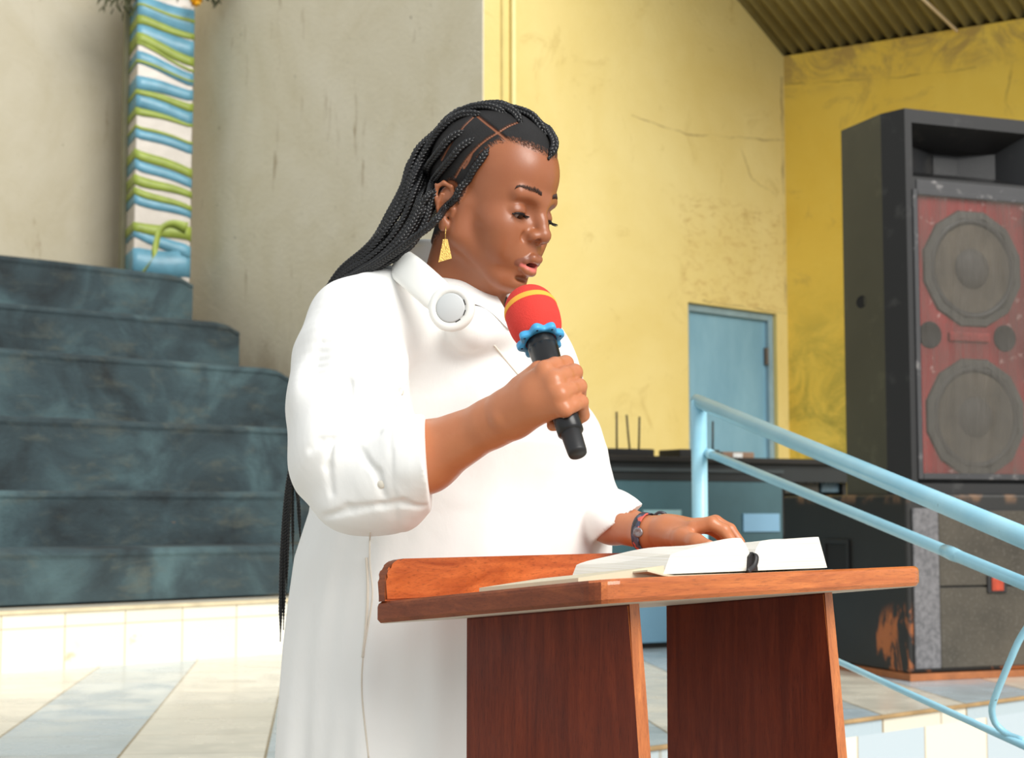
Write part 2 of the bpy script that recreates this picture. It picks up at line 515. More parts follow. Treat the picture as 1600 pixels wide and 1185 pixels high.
def Pz(px, py, z):
    r = ray(px, py); D = (z - CZ) / r[2]; return P(px, py, D)
FZ = 0.42                                   # height of the stage floor
STAGE_ANG = math.atan2(U[1], U[0])

# lower floor
fl = box_obj('floor', (-9, -3, -0.1), (13, 16, 0.0), simple('smooth grey cement floor', (176, 170, 158), 0.5, 0.1, 2.0))
struct(fl)
# stage floor: an L-shaped slab whose edge runs from near left to far right
e0 = Pz(1030, 1165, FZ)[:2]; e1 = Pz(1600, 1088, FZ)[:2]
ed = (e1 - e0) / np.linalg.norm(e1 - e0); en = np.array([-ed[1], ed[0]])
SA = e0 - ed * 5.2; SB = e0 + ed * 4.5
bm = bmesh.new()
pts = [SA, SB, SB + en * 6.5, SA + en * 10.5]
prism(bm, [tuple(p) for p in pts], FZ - 0.06, FZ)
stage = struct(bm_obj('floor', bm, floor_tiles()))
# tiled face of the stage with its rounded nosing
ang_e = math.atan2(ed[1], ed[0])
face = box_obj('trim_1', (0, 0.0, 0.0), (9.7, 0.06, FZ - 0.06), riser_tiles('cream and blue riser tiles', 0.385, 0.385, True, FZ - 0.385 - 0.012))
face.location = (SA[0], SA[1], 0.0); face.rotation_euler = (0, 0, ang_e); struct(face)
nose = box_obj('trim_2', (0, -0.012, 0), (9.7, 0.004, 0.014), simple('dirty brown nosing', (168, 138, 96), 0.6, 0.3, 9), bevel=0.004)
nose.location = (SA[0], SA[1], FZ - 0.013); nose.rotation_euler = (0, 0, ang_e); struct(nose)

# carpeted tiers
O6 = P(0, 1050, 7.0)
tiers = thing('tiered_steps', 'wide flight of steps covered in worn dark teal carpet on a cream tiled base', 'steps', (O6[0], O6[1], FZ), STAGE_ANG)
M_carpet = carpet()
def to_loc(p):
    d = np.array(p[:2]) - O6[:2]; return float(d @ U[:2]), float(d @ V[:2])
ytop = [956, 859, 765, 650, 545, 473, 400]
TR = 0.466
q = P(0, ytop[0], 7.0)
pl_z = q[2] - FZ
def end_x(px, k):
    """where the front line of tier k is seen at column px"""
    lo_, hi_ = 0.0, 6.0
    for _ in range(40):
        mid = (lo_ + hi_) / 2; w = O6[:2] + U[:2] * mid + V[:2] * TR * k
        if 800 + FPX * w[0] / w[1] < px: lo_ = mid
        else: hi_ = mid
    return lo_
bm = bmesh.new(); add_box(bm, (-3.0, 0, 0), (end_x(520, 0), 4.0, pl_z - 0.012))
bm_obj('tiled_base', bm, riser_tiles('cream plinth tiles', 0.30, 0.245, False, pl_z - 0.245 * 1.32), tiers)
box_obj('base_edging', (-3.0, -0.012, pl_z - 0.018), (end_x(520, 0), 0.06, pl_z), simple('grimy cream edging', (214, 198, 164), 0.6, 0.2, 8), tiers, bevel=0.006)
zs = [pl_z]
ends = [None, 540, 540, 540, 452, 374, 299]
for k in range(1, 7):
    w = np.array([-0.32, 1.0]) * (7.0 + 0.49 * k)
    z = P(0, ytop[k], 7.0 + 0.49 * k)[2] - FZ
    x1 = end_x(ends[k], k)
    bm = bmesh.new()
    y0 = TR * k - (0.42 if k == 1 else 0.0)
    y1 = TR * (k + 1) + 0.05 if k < 6 else 4.0
    # profile across: soft rounded nosing, face leaning back a touch
    prof = [(y0 + 0.0, zs[-1] - 0.0), (y0 - 0.004, z - 0.05), (y0 - 0.012, z - 0.03), (y0 - 0.008, z - 0.01), (y0 + 0.006, z - 0.001), (y0 + 0.03, z), (y1, z), (y1, zs[-1] - 0.0)]
    n = 60
    xs = np.linspace(-3.0, x1, n); rings = []
    for i, xx in enumerate(xs):
        r = []
        for j, (yy, zz) in enumerate(prof):
            wob = 0.006 * math.sin(xx * 2.1 + k * 1.7) + 0.004 * math.sin(xx * 5.3 + k)
            sag = 0.0 if i < n - 2 else (0.012 if i == n - 2 else 0.05)
            r.append(bm.verts.new((xx, yy + (wob if 1 <= j <= 4 else 0) + (0.3 * sag if j < 5 else 0), zz - (sag if 2 <= j <= 6 else 0) + (wob * 0.5 if 2 <= j <= 5 else 0))))
        rings.append(r)
    for a, b in zip(rings, rings[1:]):
        for j in range(len(prof)):
            jj = (j + 1) % len(prof); bm.faces.new((a[j], a[jj], b[jj], b[j]))
    bm.faces.new(rings[0]); bm.faces.new(rings[-1][::-1])
    if k == 1:
        for v in bm.verts: v.co.y += 0.42 - 0.05 if v.co.y < TR - 0.2 else 0
    bm_obj('step', bm, M_carpet, tiers)
    zs.append(z)

# walls -------------------------------------------------------------
Q1 = P(755, 592, 9.27)
Kxy = None
s = 0.0
while True:
    w = Q1[:2] + U[:2] * s
    if 800 + FPX * w[0] / w[1] >= 1233: break
    s += 0.002
LW1 = s; Kxy = Q1[:2] + U[:2] * s
KZ = P(1232, 88, Kxy[1])[2]
def w1_at(px, py):      # photo pixel -> (x along wall, z)
    lo_, hi_ = -1.0, 4.5
    for _ in range(40):
        mid = (lo_ + hi_) / 2; w = Q1[:2] + U[:2] * mid
        if 800 + FPX * w[0] / w[1] < px: lo_ = mid
        else: hi_ = mid
    w = Q1[:2] + U[:2] * lo_
    return lo_, P(px, py, w[1])[2]
g1 = w1_at(1160, 0)
slope1 = (g1[1] - KZ) / (LW1 - g1[0])
dl, dtop = w1_at(1077, 473); dr, dtop2 = w1_at(1216, 490)
dz = (dtop + dtop2) / 2
cr = []
for a, b, w in [((990, 180), (1080, 210), 0.008), ((1080, 210), (1232, 220), 0.012), ((1160, 222), (1180, 280), 0.012), ((1180, 280), (1215, 303), 0.010), ((1095, 28), (1112, 50), 0.008), ((1229, 120), (1231, 480), 0.022), ((1100, 470), (1232, 490), 0.012)]:
    cr.append((w1_at(*a), w1_at(*b), w))
pa = w1_at(1075, 315); pb = w1_at(1228, 478)
M_y1 = wall_yellow('pale yellow painted plaster', cr, (219, 195, 118), (231, 212, 145), [(pa[0], LW1 + 0.2, pb[1], pa[1])], 0.35)
bm = bmesh.new()
topL = KZ + slope1 * LW1
o = [(0, 0.3), (dl, 0.3), (dl, dz), (dr, dz), (dr, 0.3), (LW1, 0.3), (LW1, KZ), (0, topL)]
prism(bm, o, 0.0, 0.18, 'y')
w1 = bm_obj('wall_back', bm, M_y1); w1.location = (Q1[0], Q1[1], 0); w1.rotation_euler = (0, 0, STAGE_ANG); struct(w1)
# door in the back wall
M_door = NT('faded light blue door paint'); co = M_door.coord()
cD = M_door.ramp(M_door.noise(M_door.mapping(co, (2, 2, 0.8)), 2.0, 5, 0.6), [(0.3, (112, 158, 182)), (0.7, (136, 180, 200))])
cD = M_door.mix(M_door.maprange(M_door.noise(co, 16, 5), 0.70, 0.76), cD, (96, 110, 112))
M_door = M_door.fin(cD, 0.4)
dth = bpy.data.objects.new('door_1', None); col.objects.link(dth); struct(dth)
dth.location = (Q1[0], Q1[1], 0); dth.rotation_euler = (0, 0, STAGE_ANG)
box_obj('door_leaf', (dl + 0.05, 0.06, FZ), (dr - 0.05, 0.11, dz - 0.05), M_door, dth, 0.004)
bm = bmesh.new()
for b in (((dl + 0.001, 0.03, FZ), (dl + 0.05, 0.15, dz - 0.001)), ((dr - 0.05, 0.03, FZ), (dr - 0.001, 0.15, dz - 0.001)), ((dl + 0.05, 0.03, dz - 0.05), (dr - 0.05, 0.15, dz - 0.001))): add_box(bm, *b, 0.004)
bm_obj('door_frame', bm, simple('grey blue door frame', (134, 160, 170), 0.5, 0.15, 6), dth)
bm = bmesh.new(); add_box(bm, (dr - 0.075, 0.035, dz - 0.36), (dr - 0.045, 0.06, dz - 0.24), 0.004)
bm_obj('hinge', bm, simple('rusty steel hinge', (96, 84, 74), 0.6, 0.2), dth)
# conduit on the back wall
cx0 = w1_at(798, 200)[0]; 
tube_c = [(cx0, -0.02, FZ + 0.9), (cx0 + 0.005, -0.02, 2.6), (cx0, -0.02, topL - 0.55)]
cond = tube_obj('conduit_pipe', catmull(tube_c, 20), 0.016, simple('pale yellow painted pipe', (240, 226, 160), 0.5, 0.05), None, 10)
cond.location = (Q1[0], Q1[1], 0); cond.rotation_euler = (0, 0, STAGE_ANG)
tag(cond, 'thin pale yellow pipe running up the yellow wall beside the grey corner', 'pipe')
cx1 = w1_at(782, 200)[0]
cable = tube_obj('electric_cable', catmull([(cx1, -0.008, FZ + 0.9), (cx1 + 0.006, -0.008, 3.2), (cx1, -0.008, topL - 0.5)], 24), 0.006, simple('olive old cable', (206, 188, 120), 0.6), None, 8)
cable.location = (Q1[0], Q1[1], 0); cable.rotation_euler = (0, 0, STAGE_ANG)
tag(cable, 'thin brown cable running up the yellow wall left of the pale pipe', 'cable')

# right yellow wall
WD = nrm((0.852, -0.523, 0)); ang2 = math.atan2(WD[1], WD[0])
def w2_at(px, py):
    lo_, hi_ = 0.0, 4.0
    for _ in range(40):
        mid = (lo_ + hi_) / 2; w = Kxy + WD[:2] * mid
        if 800 + FPX * w[0] / w[1] < px: lo_ = mid
        else: hi_ = mid
    w = Kxy + WD[:2] * lo_
    return lo_, P(px, py, w[1])[2]
cr2 = [(w2_at(*a), w2_at(*b), w) for a, b, w in [((1235, 132), (1400, 122), 0.012), ((1400, 122), (1540, 106), 0.012), ((1598, 95), (1585, 160), 0.014), ((1585, 160), (1600, 190), 0.012)]]
zt = w2_at(1400, 130)[1]
M_y2 = wall_yellow('ochre yellow painted plaster', cr2, (224, 184, 62), (238, 206, 92), [], 0.5, (1.9, 2.9), (zt - 0.05, zt + 0.15))
bm = bmesh.new(); prism(bm, [(0, 0.0), (7.5, 0.0), (7.5, KZ), (0, KZ)], 0.0, 0.18, 'y')
w2 = bm_obj('wall_right', bm, M_y2); w2.location = (Kxy[0], Kxy[1], 0); w2.rotation_euler = (0, 0, ang2); struct(w2)
# grey side wall and grey rear wall
M_grey = wall_grey()
far = P(280, 592, 12.0)
sd = nrm(np.array([far[0] - Q1[0], far[1] - Q1[1], 0])); sl = 3.75
nS = np.array([-sd[1], sd[0], 0])
if nS @ np.array([0, 1, 0]) < 0: nS = -nS
bm = bmesh.new()
a0 = Q1[:2] - U[:2] * 0.012 + sd[:2] * -0.004; a1 = Q1[:2] + sd[:2] * sl
inner = Q1[:2] + np.array([0.0, 0.2])
prism(bm, [tuple(a0), tuple(a1), tuple(a1 + nS[:2] * 0.15), tuple(a0 + U[:2] * 0.010)], 0.3, topL + 0.6)
struct(bm_obj('wall_left', bm, M_grey))
bm = bmesh.new(); prism(bm, [(-5.0, 0.3), (3.1, 0.3), (3.1, 6.4), (-5.0, 6.4)], 4.02, 4.2, 'y')
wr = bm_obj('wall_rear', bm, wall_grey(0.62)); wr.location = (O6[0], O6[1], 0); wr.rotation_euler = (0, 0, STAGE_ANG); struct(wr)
lx, ly = to_loc(a1)

# corrugated roof ---------------------------------------------------
G = np.array([-U[0], -U[1], slope1]); G = G / np.linalg.norm(G)
E_ = np.array([WD[0], WD[1], 0.0])
N_ = np.cross(E_, G); N_ = N_ / np.linalg.norm(N_); N_ = N_ if N_[2] > 0 else -N_
K3 = np.array([Kxy[0], Kxy[1], KZ + 0.03])
PT = 0.088; nx = 7.4 / PT; ncol = int(nx * 8)
vv = []; 
for t in (-0.25, 3.0):
    for i in range(ncol):
        e = -0.35 + 7.8 * i / ncol
        h = 0.022 * math.sin(2 * math.pi * e / PT)
        vv.append(K3 + E_ * e + G * t + N_ * h)
nb = len(vv); vv += [v + N_ * 0.004 for v in vv]
ff = []
for i in range(ncol - 1):
    ff.append((i, i + 1, ncol + i + 1, ncol + i)); ff.append((nb + i, nb + ncol + i, nb + ncol + i + 1, nb + i + 1))
    ff.append((i, nb + i, nb + i + 1, i + 1)); ff.append((ncol + i, ncol + i + 1, nb + ncol + i + 1, nb + ncol + i))
m = NT('aged corrugated roofing sheet'); g_ = m.new('ShaderNodeNewGeometry').outputs['Position']
c_ = m.ramp(m.noise(g_, 1.4, 5, 0.6), [(0.3, (118, 106, 62)), (0.7, (158, 146, 96))])
roof = mesh_obj('ceiling', vv, ff, m.fin(c_, 0.6), smooth=True); struct(roof)
def on_roof(px, py, off):
    r = ray(px, py); o = np.array([0, 0, CZ]); k = ((K3 - N_ * off - o) @ N_) / (r @ N_); return o + r * k
ba, bb_ = on_roof(1440, -4, 0.05), on_roof(1496, 49, 0.05)
bt = tube_obj('roof_batten', [ba - (bb_ - ba) * 0.3, ba, bb_], 0.011, simple('pale bare wood strip', (236, 214, 180), 0.6, 0.08), None, 8)
tag(bt, 'thin pale strip fixed below the corrugated roof', 'batten')

# pillar ------------------------------------------------------------
pw = nrm((0.90, 0.43, 0)); pang = math.atan2(pw[1], pw[0])
po = P(205, 592, 11.15)
wpx = 0.0
while 800 + FPX * (po[0] + pw[0] * wpx) / (po[1] + pw[1] * wpx) < 292: wpx += 0.001
PW = wpx; PD = 0.30
pz0 = FZ + zs[6]; pz1 = 5.3
pil = thing('pillar', 'square pillar wrapped in satin bands at the back of the steps', 'pillar', (po[0], po[1], 0), pang)
M_pw = simple('pale satin wrapping', (204, 195, 184), 0.22, 0.10, 5, 0.5, 9)
box_obj('shaft', (0, 0, pz0), (PW, PD, pz1), M_pw, pil, 0.008)
box_obj('side_strip', (-0.035, PD - 0.04, pz0), (-0.001, PD + 0.04, pz1), simple('dull grey green edging', (128, 124, 98), 0.8), pil)
def pz(y): return P(250, y, 11.2)[2]
def band(parent, mat, zl, zr, hl, hr, off, name, zs_l=None):
    """a flat ribbon round the left side and the front of the pillar"""
    pts = [(-off, PD, (zs_l if zs_l is not None else zl - 0.02)), (-off, 0.02, zl), (-off * 0.7, -off * 0.7, zl)]
    n = 12
    for i in range(1, n): 
        t = i / n; pts.append((PW * t, -off - 0.0025 * abs(math.sin(t * 9 + zl * 7)), zl + (zr - zl) * t + 0.008 * math.sin(t * 5 + zl * 3)))
    pts.append((PW + off * 0.7, -off * 0.7, zr)); pts.append((PW + off, PD, zr - 0.03))
    b = bmesh.new(); rows = []
    for i, p in enumerate(pts):
        t = max(0, min(1, p[0] / PW)); h = hl + (hr - hl) * t
        rows.append([b.verts.new((p[0], p[1], p[2] - h / 2)), b.verts.new((p[0], p[1] - (0.0015 if p[1] < 0.01 else 0), p[2])), b.verts.new((p[0], p[1], p[2] + h / 2))])
    for r0, r1 in zip(rows, rows[1:]):
        for j in range(2): b.faces.new((r0[j], r1[j], r1[j + 1], r0[j + 1]))
    return b
K_ = 11.2 / FPX
blue = [(14, 30, 34, 44), (55, 70, 34, 26), (92, 118, 20, 20), (132, 142, 22, 16), (158, 180, 22, 22), (210, 228, 14, 14), (258, 282, 16, 14), (312, 330, 16, 14), (364, 392, 16, 20), (410, 410, 40, 40)]
green = [(10, 26, 4, 6), (34, 50, 15, 9), (62, 90, 17, 14), (70, 104, 5, 4), (98, 120, 5, 3), (146, 162, 8, 13), (176, 190, 12, 4), (200, 218, 5, 4), (242, 266, 15, 14), (282, 300, 16, 10), (300, 322, 12, 8), (356, 362, 14, 22)]
M_blue = simple('pale blue satin ribbon', (104, 158, 180), 0.35, 0.16, 7, 0.35, 20)
M_green = simple('lime green satin ribbon', (148, 164, 70), 0.45, 0.16, 9, 0.3, 20)
def ribbon(name, rows, mat, off, label):
    me_b = bmesh.new()
    for (yl, yr, hl, hr) in rows:
        b = band(None, mat, pz(yl), pz(yr), hl * K_ * 1.05, hr * K_ * 1.05, off, name)
        tmp = bpy.data.meshes.new('t'); b.to_mesh(tmp); b.free(); me_b.from_mesh(tmp); bpy.data.meshes.remove(tmp)
    o = bm_obj(name, me_b, mat, None, smooth=True)
    o.location = (po[0], po[1], 0); o.rotation_euler = (0, 0, pang)
    md = o.modifiers.new('thick', 'SOLIDIFY'); md.thickness = 0.002
    tag(o, label, 'ribbon'); return o
ribbon('blue_ribbon', blue, M_blue, 0.003, 'pale blue satin ribbon wound around the pillar')
gr = ribbon('green_ribbon', green, M_green, 0.006, 'lime green ribbon wound around the pillar with a loose hanging end')
# the loose end
b = bmesh.new(); pts = catmull([P(292, 357, 11.0), P(268, 350, 10.97), P(250, 360, 10.94), P(243, 385, 10.92), P(238, 405, 10.9), P(222, 428, 10.88), P(214, 436, 10.88)], 26)
ww = np.interp(np.linspace(0, 1, 26), [0, .25, .5, .75, 1], [0.085, 0.05, 0.045, 0.035, 0.045])
rows = []
for i, p in enumerate(pts):
    t = pts[min(i + 1, 25)] - pts[max(i - 1, 0)]; sdv = nrm(np.cross(t, (0.2, 1, 0.1))) * ww[i] / 2
    tw = nrm(sdv * math.cos(i * 0.08) + np.array([0, 0.02, 0]) * math.sin(i * 0.2)) * ww[i] / 2
    rows.append([b.verts.new(p - tw), b.verts.new(p + np.array([0, -0.006, 0])), b.verts.new(p + tw)])
for r0, r1 in zip(rows, rows[1:]):
    for j in range(2): b.faces.new((r0[j], r1[j], r1[j + 1], r0[j + 1]))
le = bm_obj('loose_end', b, M_green, None, smooth=True); 
bpy.context.view_layer.update()
le.parent = gr; le.matrix_parent_inverse = gr.matrix_world.inverted()
le.modifiers.new('thick', 'SOLIDIFY').thickness = 0.002
# garland at the top of the pillar
gl = thing('flower_garland', 'garland of dark foliage with yellow flowers at the top of the pillar', 'garland', (po[0], po[1], pz(2)), pang)
b = bmesh.new(); rr = random.Random(3)
def leaf(bm_, p, d, l, w):
    d = nrm(d); s_ = nrm(np.cross(d, (rr.uniform(-1, 1), rr.uniform(-1, 1), rr.uniform(-1, 1)))); n_ = np.cross(d, s_)
    q = [p, p + d * l * 0.35 + s_ * w, p + d * l * 0.7 + s_ * w * 0.7 + n_ * w * 0.3, p + d * l, p + d * l * 0.7 - s_ * w * 0.7 + n_ * w * 0.3, p + d * l * 0.35 - s_ * w]
    mid = p + d * l * 0.5 - n_ * w * 0.3
    v_ = [bm_.verts.new(x) for x in q]; c_v = bm_.verts.new(mid)
    for i in range(6): bm_.faces.new((v_[i], v_[(i + 1) % 6], c_v))
for i in range(420):
    side = rr.choice([0, 0, 1, 1, 2]); 
    if side == 0: p = np.array([rr.uniform(-0.26, -0.02), rr.uniform(-0.1, 0.2), rr.uniform(-0.06, 0.35)])
    elif side == 1: p = np.array([rr.uniform(PW - 0.12, PW + 0.20), rr.uniform(-0.12, 0.1), rr.uniform(0.08, 0.4)])
    else: p = np.array([rr.uniform(0.1, PW + 0.05), rr.uniform(-0.12, -0.03), rr.uniform(0.14, 0.4)])
    leaf(b, p, (rr.uniform(-.6, .6), rr.uniform(-.6, .3), rr.uniform(-1.2, .2)), rr.uniform(0.05, 0.10), rr.uniform(0.008, 0.016))
bm_obj('foliage', b, simple('dark olive leaves', (66, 68, 38), 0.6, 0.3, 20), gl)
for (fx, fz, fr) in ((PW - 0.03, 0.0, 0.055), (PW + 0.02, 0.14, 0.05), (PW - 0.2, 0.15, 0.05), (-0.08, 0.24, 0.05)):
    b = bmesh.new()
    for ring in range(3):
        for k in range(9):
            a = 2 * math.pi * k / 9 + ring * 0.35; tl = 0.3 + ring * 0.35
            leaf(b, np.array([fx, -0.13 - ring * 0.008, fz]), (math.cos(a), -tl, math.sin(a)), fr, fr * 0.32)
    bm_obj('flower', b, simple('golden yellow petals', (232, 176, 30), 0.55, 0.15, 20), gl)

# counter with radio receivers --------------------------------------
TW = nrm((0.87, 0.49, 0)); tang = math.atan2(TW[1], TW[0]); TO = P(1020, 713, 8.3)
tz = TO[2]
tab = thing('counter', 'long teal fronted counter with a dark top below the yellow wall', 'counter', (TO[0], TO[1], FZ), tang)
H_ = tz - FZ
def t_at(px, py):
    lo_, hi_ = -2.0, 3.0
    for _ in range(40):
        mid = (lo_ + hi_) / 2; w = TO[:2] + TW[:2] * mid
        if 800 + FPX * w[0] / w[1] < px: lo_ = mid
        else: hi_ = mid
    w = TO[:2] + TW[:2] * lo_; return lo_, P(px, py, w[1])[2] - FZ
xr = t_at(1332, 716)[0]; xm = t_at(1222, 716)[0]
M_dk = simple('near black painted wood', (24, 21, 19), 0.5, 0.25, 12)
M_teal = simple('scuffed teal panel', (72, 106, 114), 0.45, 0.15, 3.0)
box_obj('counter_top', (-0.75, -0.03, H_ - 0.03), (xr, 0.62, H_), M_dk, tab, 0.004)
zb = t_at(1100, 752)[1]
box_obj('dark_rail', (-0.72, 0.0, zb), (xr - 0.01, 0.03, H_ - 0.03), simple('dark slate rail', (32, 37, 39), 0.5, 0.2, 6), tab)
box_obj('rail_strip', (-0.72, -0.012, zb + 0.045), (xm, 0.0, zb + 0.065), simple('grey steel strip', (60, 68, 70), 0.4), tab)
zl = t_at(1040, 900)[1]
box_obj('front_panel', (-0.72, 0.006, zl), (xm, 0.03, zb), M_teal, tab)
box_obj('lower_panel', (-0.72, 0.002, 0.03), (xm + 0.3, 0.03, zl), simple('light blue lower panel', (126, 170, 196), 0.45, 0.08, 3), tab)
box_obj('plinth', (-0.70, 0.02, 0.0), (xm + 0.3, 0.6, 0.03), M_dk, tab)
box_obj('side_panel', (-0.72, 0.03, 0.03), (-0.69, 0.60, H_ - 0.03), M_teal, tab)
# open dark shelf section at the right
bm = bmesh.new()
add_box(bm, (xm, 0.30, 0.4), (xr - 0.02, 0.33, zb + 0.0)); add_box(bm, (xm, 0.03, 0.55), (xr - 0.02, 0.3, 0.58)); add_box(bm, (xr - 0.05, 0.03, 0.0), (xr - 0.02, 0.3, zb)); add_box(bm, (xm, 0.03, 0.03), (xm + 0.03, 0.3, zb))
bm_obj('open_shelf', bm, M_dk, tab)
for (p0, p1, nm, lb) in (((1004, 797), (1063, 822), 'pale_sheet', 'pale grey green sheet stuck on the teal counter front, left one'), ((1160, 803), (1216, 831), 'blue_sheet', 'light blue sheet stuck on the teal counter front, right one')):
    xa, za = t_at(*p0); xb, zb2 = t_at(*p1)
    o = box_obj(nm, (xa, -0.004, zb2 - 0.0), (xb, 0.004, za), simple(nm + ' paper', (158, 196, 200) if 'pale' in nm else (140, 186, 216), 0.6, 0.05, 5))
    o.location = (TO[0], TO[1], FZ); o.rotation_euler = (0, 0, tang); tag(o, lb, 'paper')
def receiver(name, label, x0p, x1p, hh, ants, y=0.12, color=(30, 28, 26), dep=0.2):
    xa = t_at(x0p, 713)[0]; xb = t_at(x1p, 713)[0]
    xsh = 0.6 * (y + 0.05) * 1.0
    xa += xsh; xb += xsh
    t = thing(name, label, 'receiver' if ants else 'box', (TO[0] + TW[0] * xa - TW[1] * y, TO[1] + TW[1] * xa + TW[0] * y, tz), tang)
    box_obj('case', (0, 0, 0.0), (xb - xa, dep, hh), simple(name + ' case', color, 0.4, 0.1), t, 0.006)
    for (ap, top, dx) in ants:
        ax = t_at(ap, 700)[0] + xsh - xa; az = t_at(ap, top)[1] - H_
        tube_obj('antenna', [(ax, 0.05, hh * 0.6), (ax + dx * 0.5, 0.05, az * 0.5), (ax + dx, 0.05, az)], 0.0055, simple('black rubber antenna', (40, 34, 28), 0.5), t, 8)
    return t
receiver('wireless_receiver', 'low black receiver with three thin antennas on the counter, left one', 940, 1018, 0.042, [(966, 640, 0), (987, 645, -0.02), (1001, 648, 0.006)])
receiver('wireless_receiver', 'low black receiver with a single antenna behind the blue post', 1058, 1122, 0.046, [(1119, 655, 0.004)])
bx = receiver('brown_carton', 'small brown carton with a white label on the counter', 1126, 1176, 0.036, [], 0.1, (150, 120, 96), 0.12)
xa = t_at(1142, 710)[0] - t_at(1126, 713)[0]; box_obj('paper_label', (xa, -0.003, 0.006), (xa + 0.062, 0.001, 0.03), simple('white label', (240, 240, 236), 0.6), bx)
# items in the open shelf
def shelf_thing(name, label, cat, x0p, x1p, y0p, y1p, color, dy=0.06):
    xa, z1_ = t_at(x0p, y0p); xb, z0_ = t_at(x1p, y1p)
    bm = bmesh.new(); add_box(bm, (xa, dy, z0_), (xb, dy + 0.16, z1_), 0.008)
    for k in range(4): add_box(bm, (xa + (xb - xa) * (k + .4) / 4, dy - 0.012, (z0_ + z1_) / 2 - 0.008), (xa + (xb - xa) * (k + .7) / 4, dy + 0.001, (z0_ + z1_) / 2 + 0.01), 0.002)
    o = bm_obj(name, bm, simple(name + ' surface', color, 0.5, 0.3, 20)); o.location = (TO[0], TO[1], FZ); o.rotation_euler = (0, 0, tang)
    return tag(o, label, cat)

# loudspeakers ------------------------------------------------------
SW = nrm((0.935, 0.355, 0)); sang = math.atan2(SW[1], SW[0])
def blk(name, c, wear, rough=0.55, scale=7):
    m = NT(name); co = m.coord(); n = m.noise(co, scale, 6, 0.65)
    cc = m.mix(m.noise(co, 2.0, 4), tuple(np.array(c) * 0.8), tuple(np.minimum(np.array(c) * 1.25, 255)))
    cc = m.mix(m.math('MULTIPLY', m.maprange(n, 0.56, 0.70), 0.6), cc, wear)
    return m.fin(cc, rough, m.bump(m.noise(co, 160, 3), 0.35, 0.002))
M_olive = blk('worn olive black cabinet paint', (62, 60, 47), (84, 82, 64))
M_black = blk('scuffed black cabinet paint', (21, 21, 22), (62, 61, 60))
M_rail = blk('chipped grey black grille frame', (52, 52, 54), (150, 146, 144), 0.5, 16)
so = P(1425, 755, 6.75); lo_top = P(1425, 772, 6.7)[2]
big = thing('loudspeaker', 'tall black loudspeaker with two big woofers over worn red, standing on the lower box', 'speaker', (so[0], so[1], lo_top), sang)
BH = P(1430, 170, 6.76)[2] - lo_top
W_ = 0.685
def bz(y): return P(1440, y, 6.77)[2] - lo_top
hz0, hz1 = bz(276), bz(192)
foot = [(0.0, 0.0), (W_, 0.0), (W_ + 0.04, 0.12), (W_ + 0.03, 0.45), (-0.03, 0.45), (-0.04, 0.12)]
rec = [(0.0, 0.0), (0.035, 0.0), (0.05, 0.20), (W_ - 0.05, 0.20), (W_ - 0.035, 0.0), (W_, 0.0), (W_ + 0.04, 0.12), (W_ + 0.03, 0.45), (-0.03, 0.45), (-0.04, 0.12)]
bm = bmesh.new()
gin = [(0.0, 0.0), (0.03, 0.0), (0.03, 0.035), (W_ - 0.03, 0.035), (W_ - 0.03, 0.0), (W_, 0.0)] + foot[2:]
prism(bm, foot, 0.0, 0.045); prism(bm, gin, 0.045, hz0 - 0.075); prism(bm, foot, hz0 - 0.075, hz0); prism(bm, rec, hz0, hz1)
tp = prism(bm, foot, hz1, BH)
cab = bm_obj('cabinet', bm, [M_olive, M_black], big)
for p in cab.data.polygons:
    if p.normal.x > -0.97: p.material_index = 1
# horn flare
bm = bmesh.new()
o_ = [(0.035, 0.0, hz0), (W_ - 0.035, 0.0, hz0), (W_ - 0.035, 0.0, hz1), (0.035, 0.0, hz1)]
i_ = [(0.12, 0.13, hz0 + 0.05), (W_ - 0.12, 0.13, hz0 + 0.05), (W_ - 0.12, 0.13, hz1 - 0.07), (0.12, 0.13, hz1 - 0.07)]
j_ = [(0.28, 0.19, hz0 + 0.06), (W_ - 0.28, 0.19, hz0 + 0.06), (W_ - 0.28, 0.19, hz1 - 0.08), (0.28, 0.19, hz1 - 0.08)]
rr_ = [[bm.verts.new(p) for p in q_] for q_ in (o_, i_, j_)]
for a, b in zip(rr_, rr_[1:]):
    for k in range(4): bm.faces.new((a[k], a[(k + 1) % 4], b[(k + 1) % 4], b[k]))
bm.faces.new(rr_[-1])
bm_obj('horn', bm, blk('charcoal horn', (22, 22, 23), (52, 50, 47), 0.4), big)
box_obj('upper_rail', (0.05, -0.006, hz0 - 0.068), (W_ - 0.02, 0.034, hz0 - 0.012), M_rail, big, 0.004)
# red baffle and grille frame
gz0, gz1 = bz(742), bz(303)
m = NT('worn red baffle paint'); co = m.coord(); n = m.noise(co, 6, 6, 0.7)
cc = m.ramp(m.noise(co, 2.5, 4), [(0.3, (136, 40, 38)), (0.7, (180, 62, 58))]); cc = m.mix(m.math('MULTIPLY', m.maprange(n, 0.55, 0.68), 0.6), cc, (110, 84, 80)); cc = m.mix(m.maprange(m.noise(co, 22, 5), 0.62, 0.70), cc, (200, 150, 144))
box_obj('baffle', (0.03, 0.018, gz0 - 0.01), (W_ - 0.03, 0.034, gz1 + 0.01), m.fin(cc, 0.55), big)
bm = bmesh.new()
for b in (((0.03, -0.008, gz0 - 0.02), (0.055, 0.018, gz1 + 0.02)), ((W_ - 0.055, -0.008, gz0 - 0.02), (W_ - 0.03, 0.018, gz1 + 0.02)), ((0.055, -0.008, gz1 - 0.004), (W_ - 0.055, 0.018, gz1 + 0.02)), ((0.055, -0.008, gz0 - 0.02), (W_ - 0.055, 0.018, gz0 + 0.006))): add_box(bm, *b, 0.003)
bm_obj('grille_frame', bm, M_rail, big)
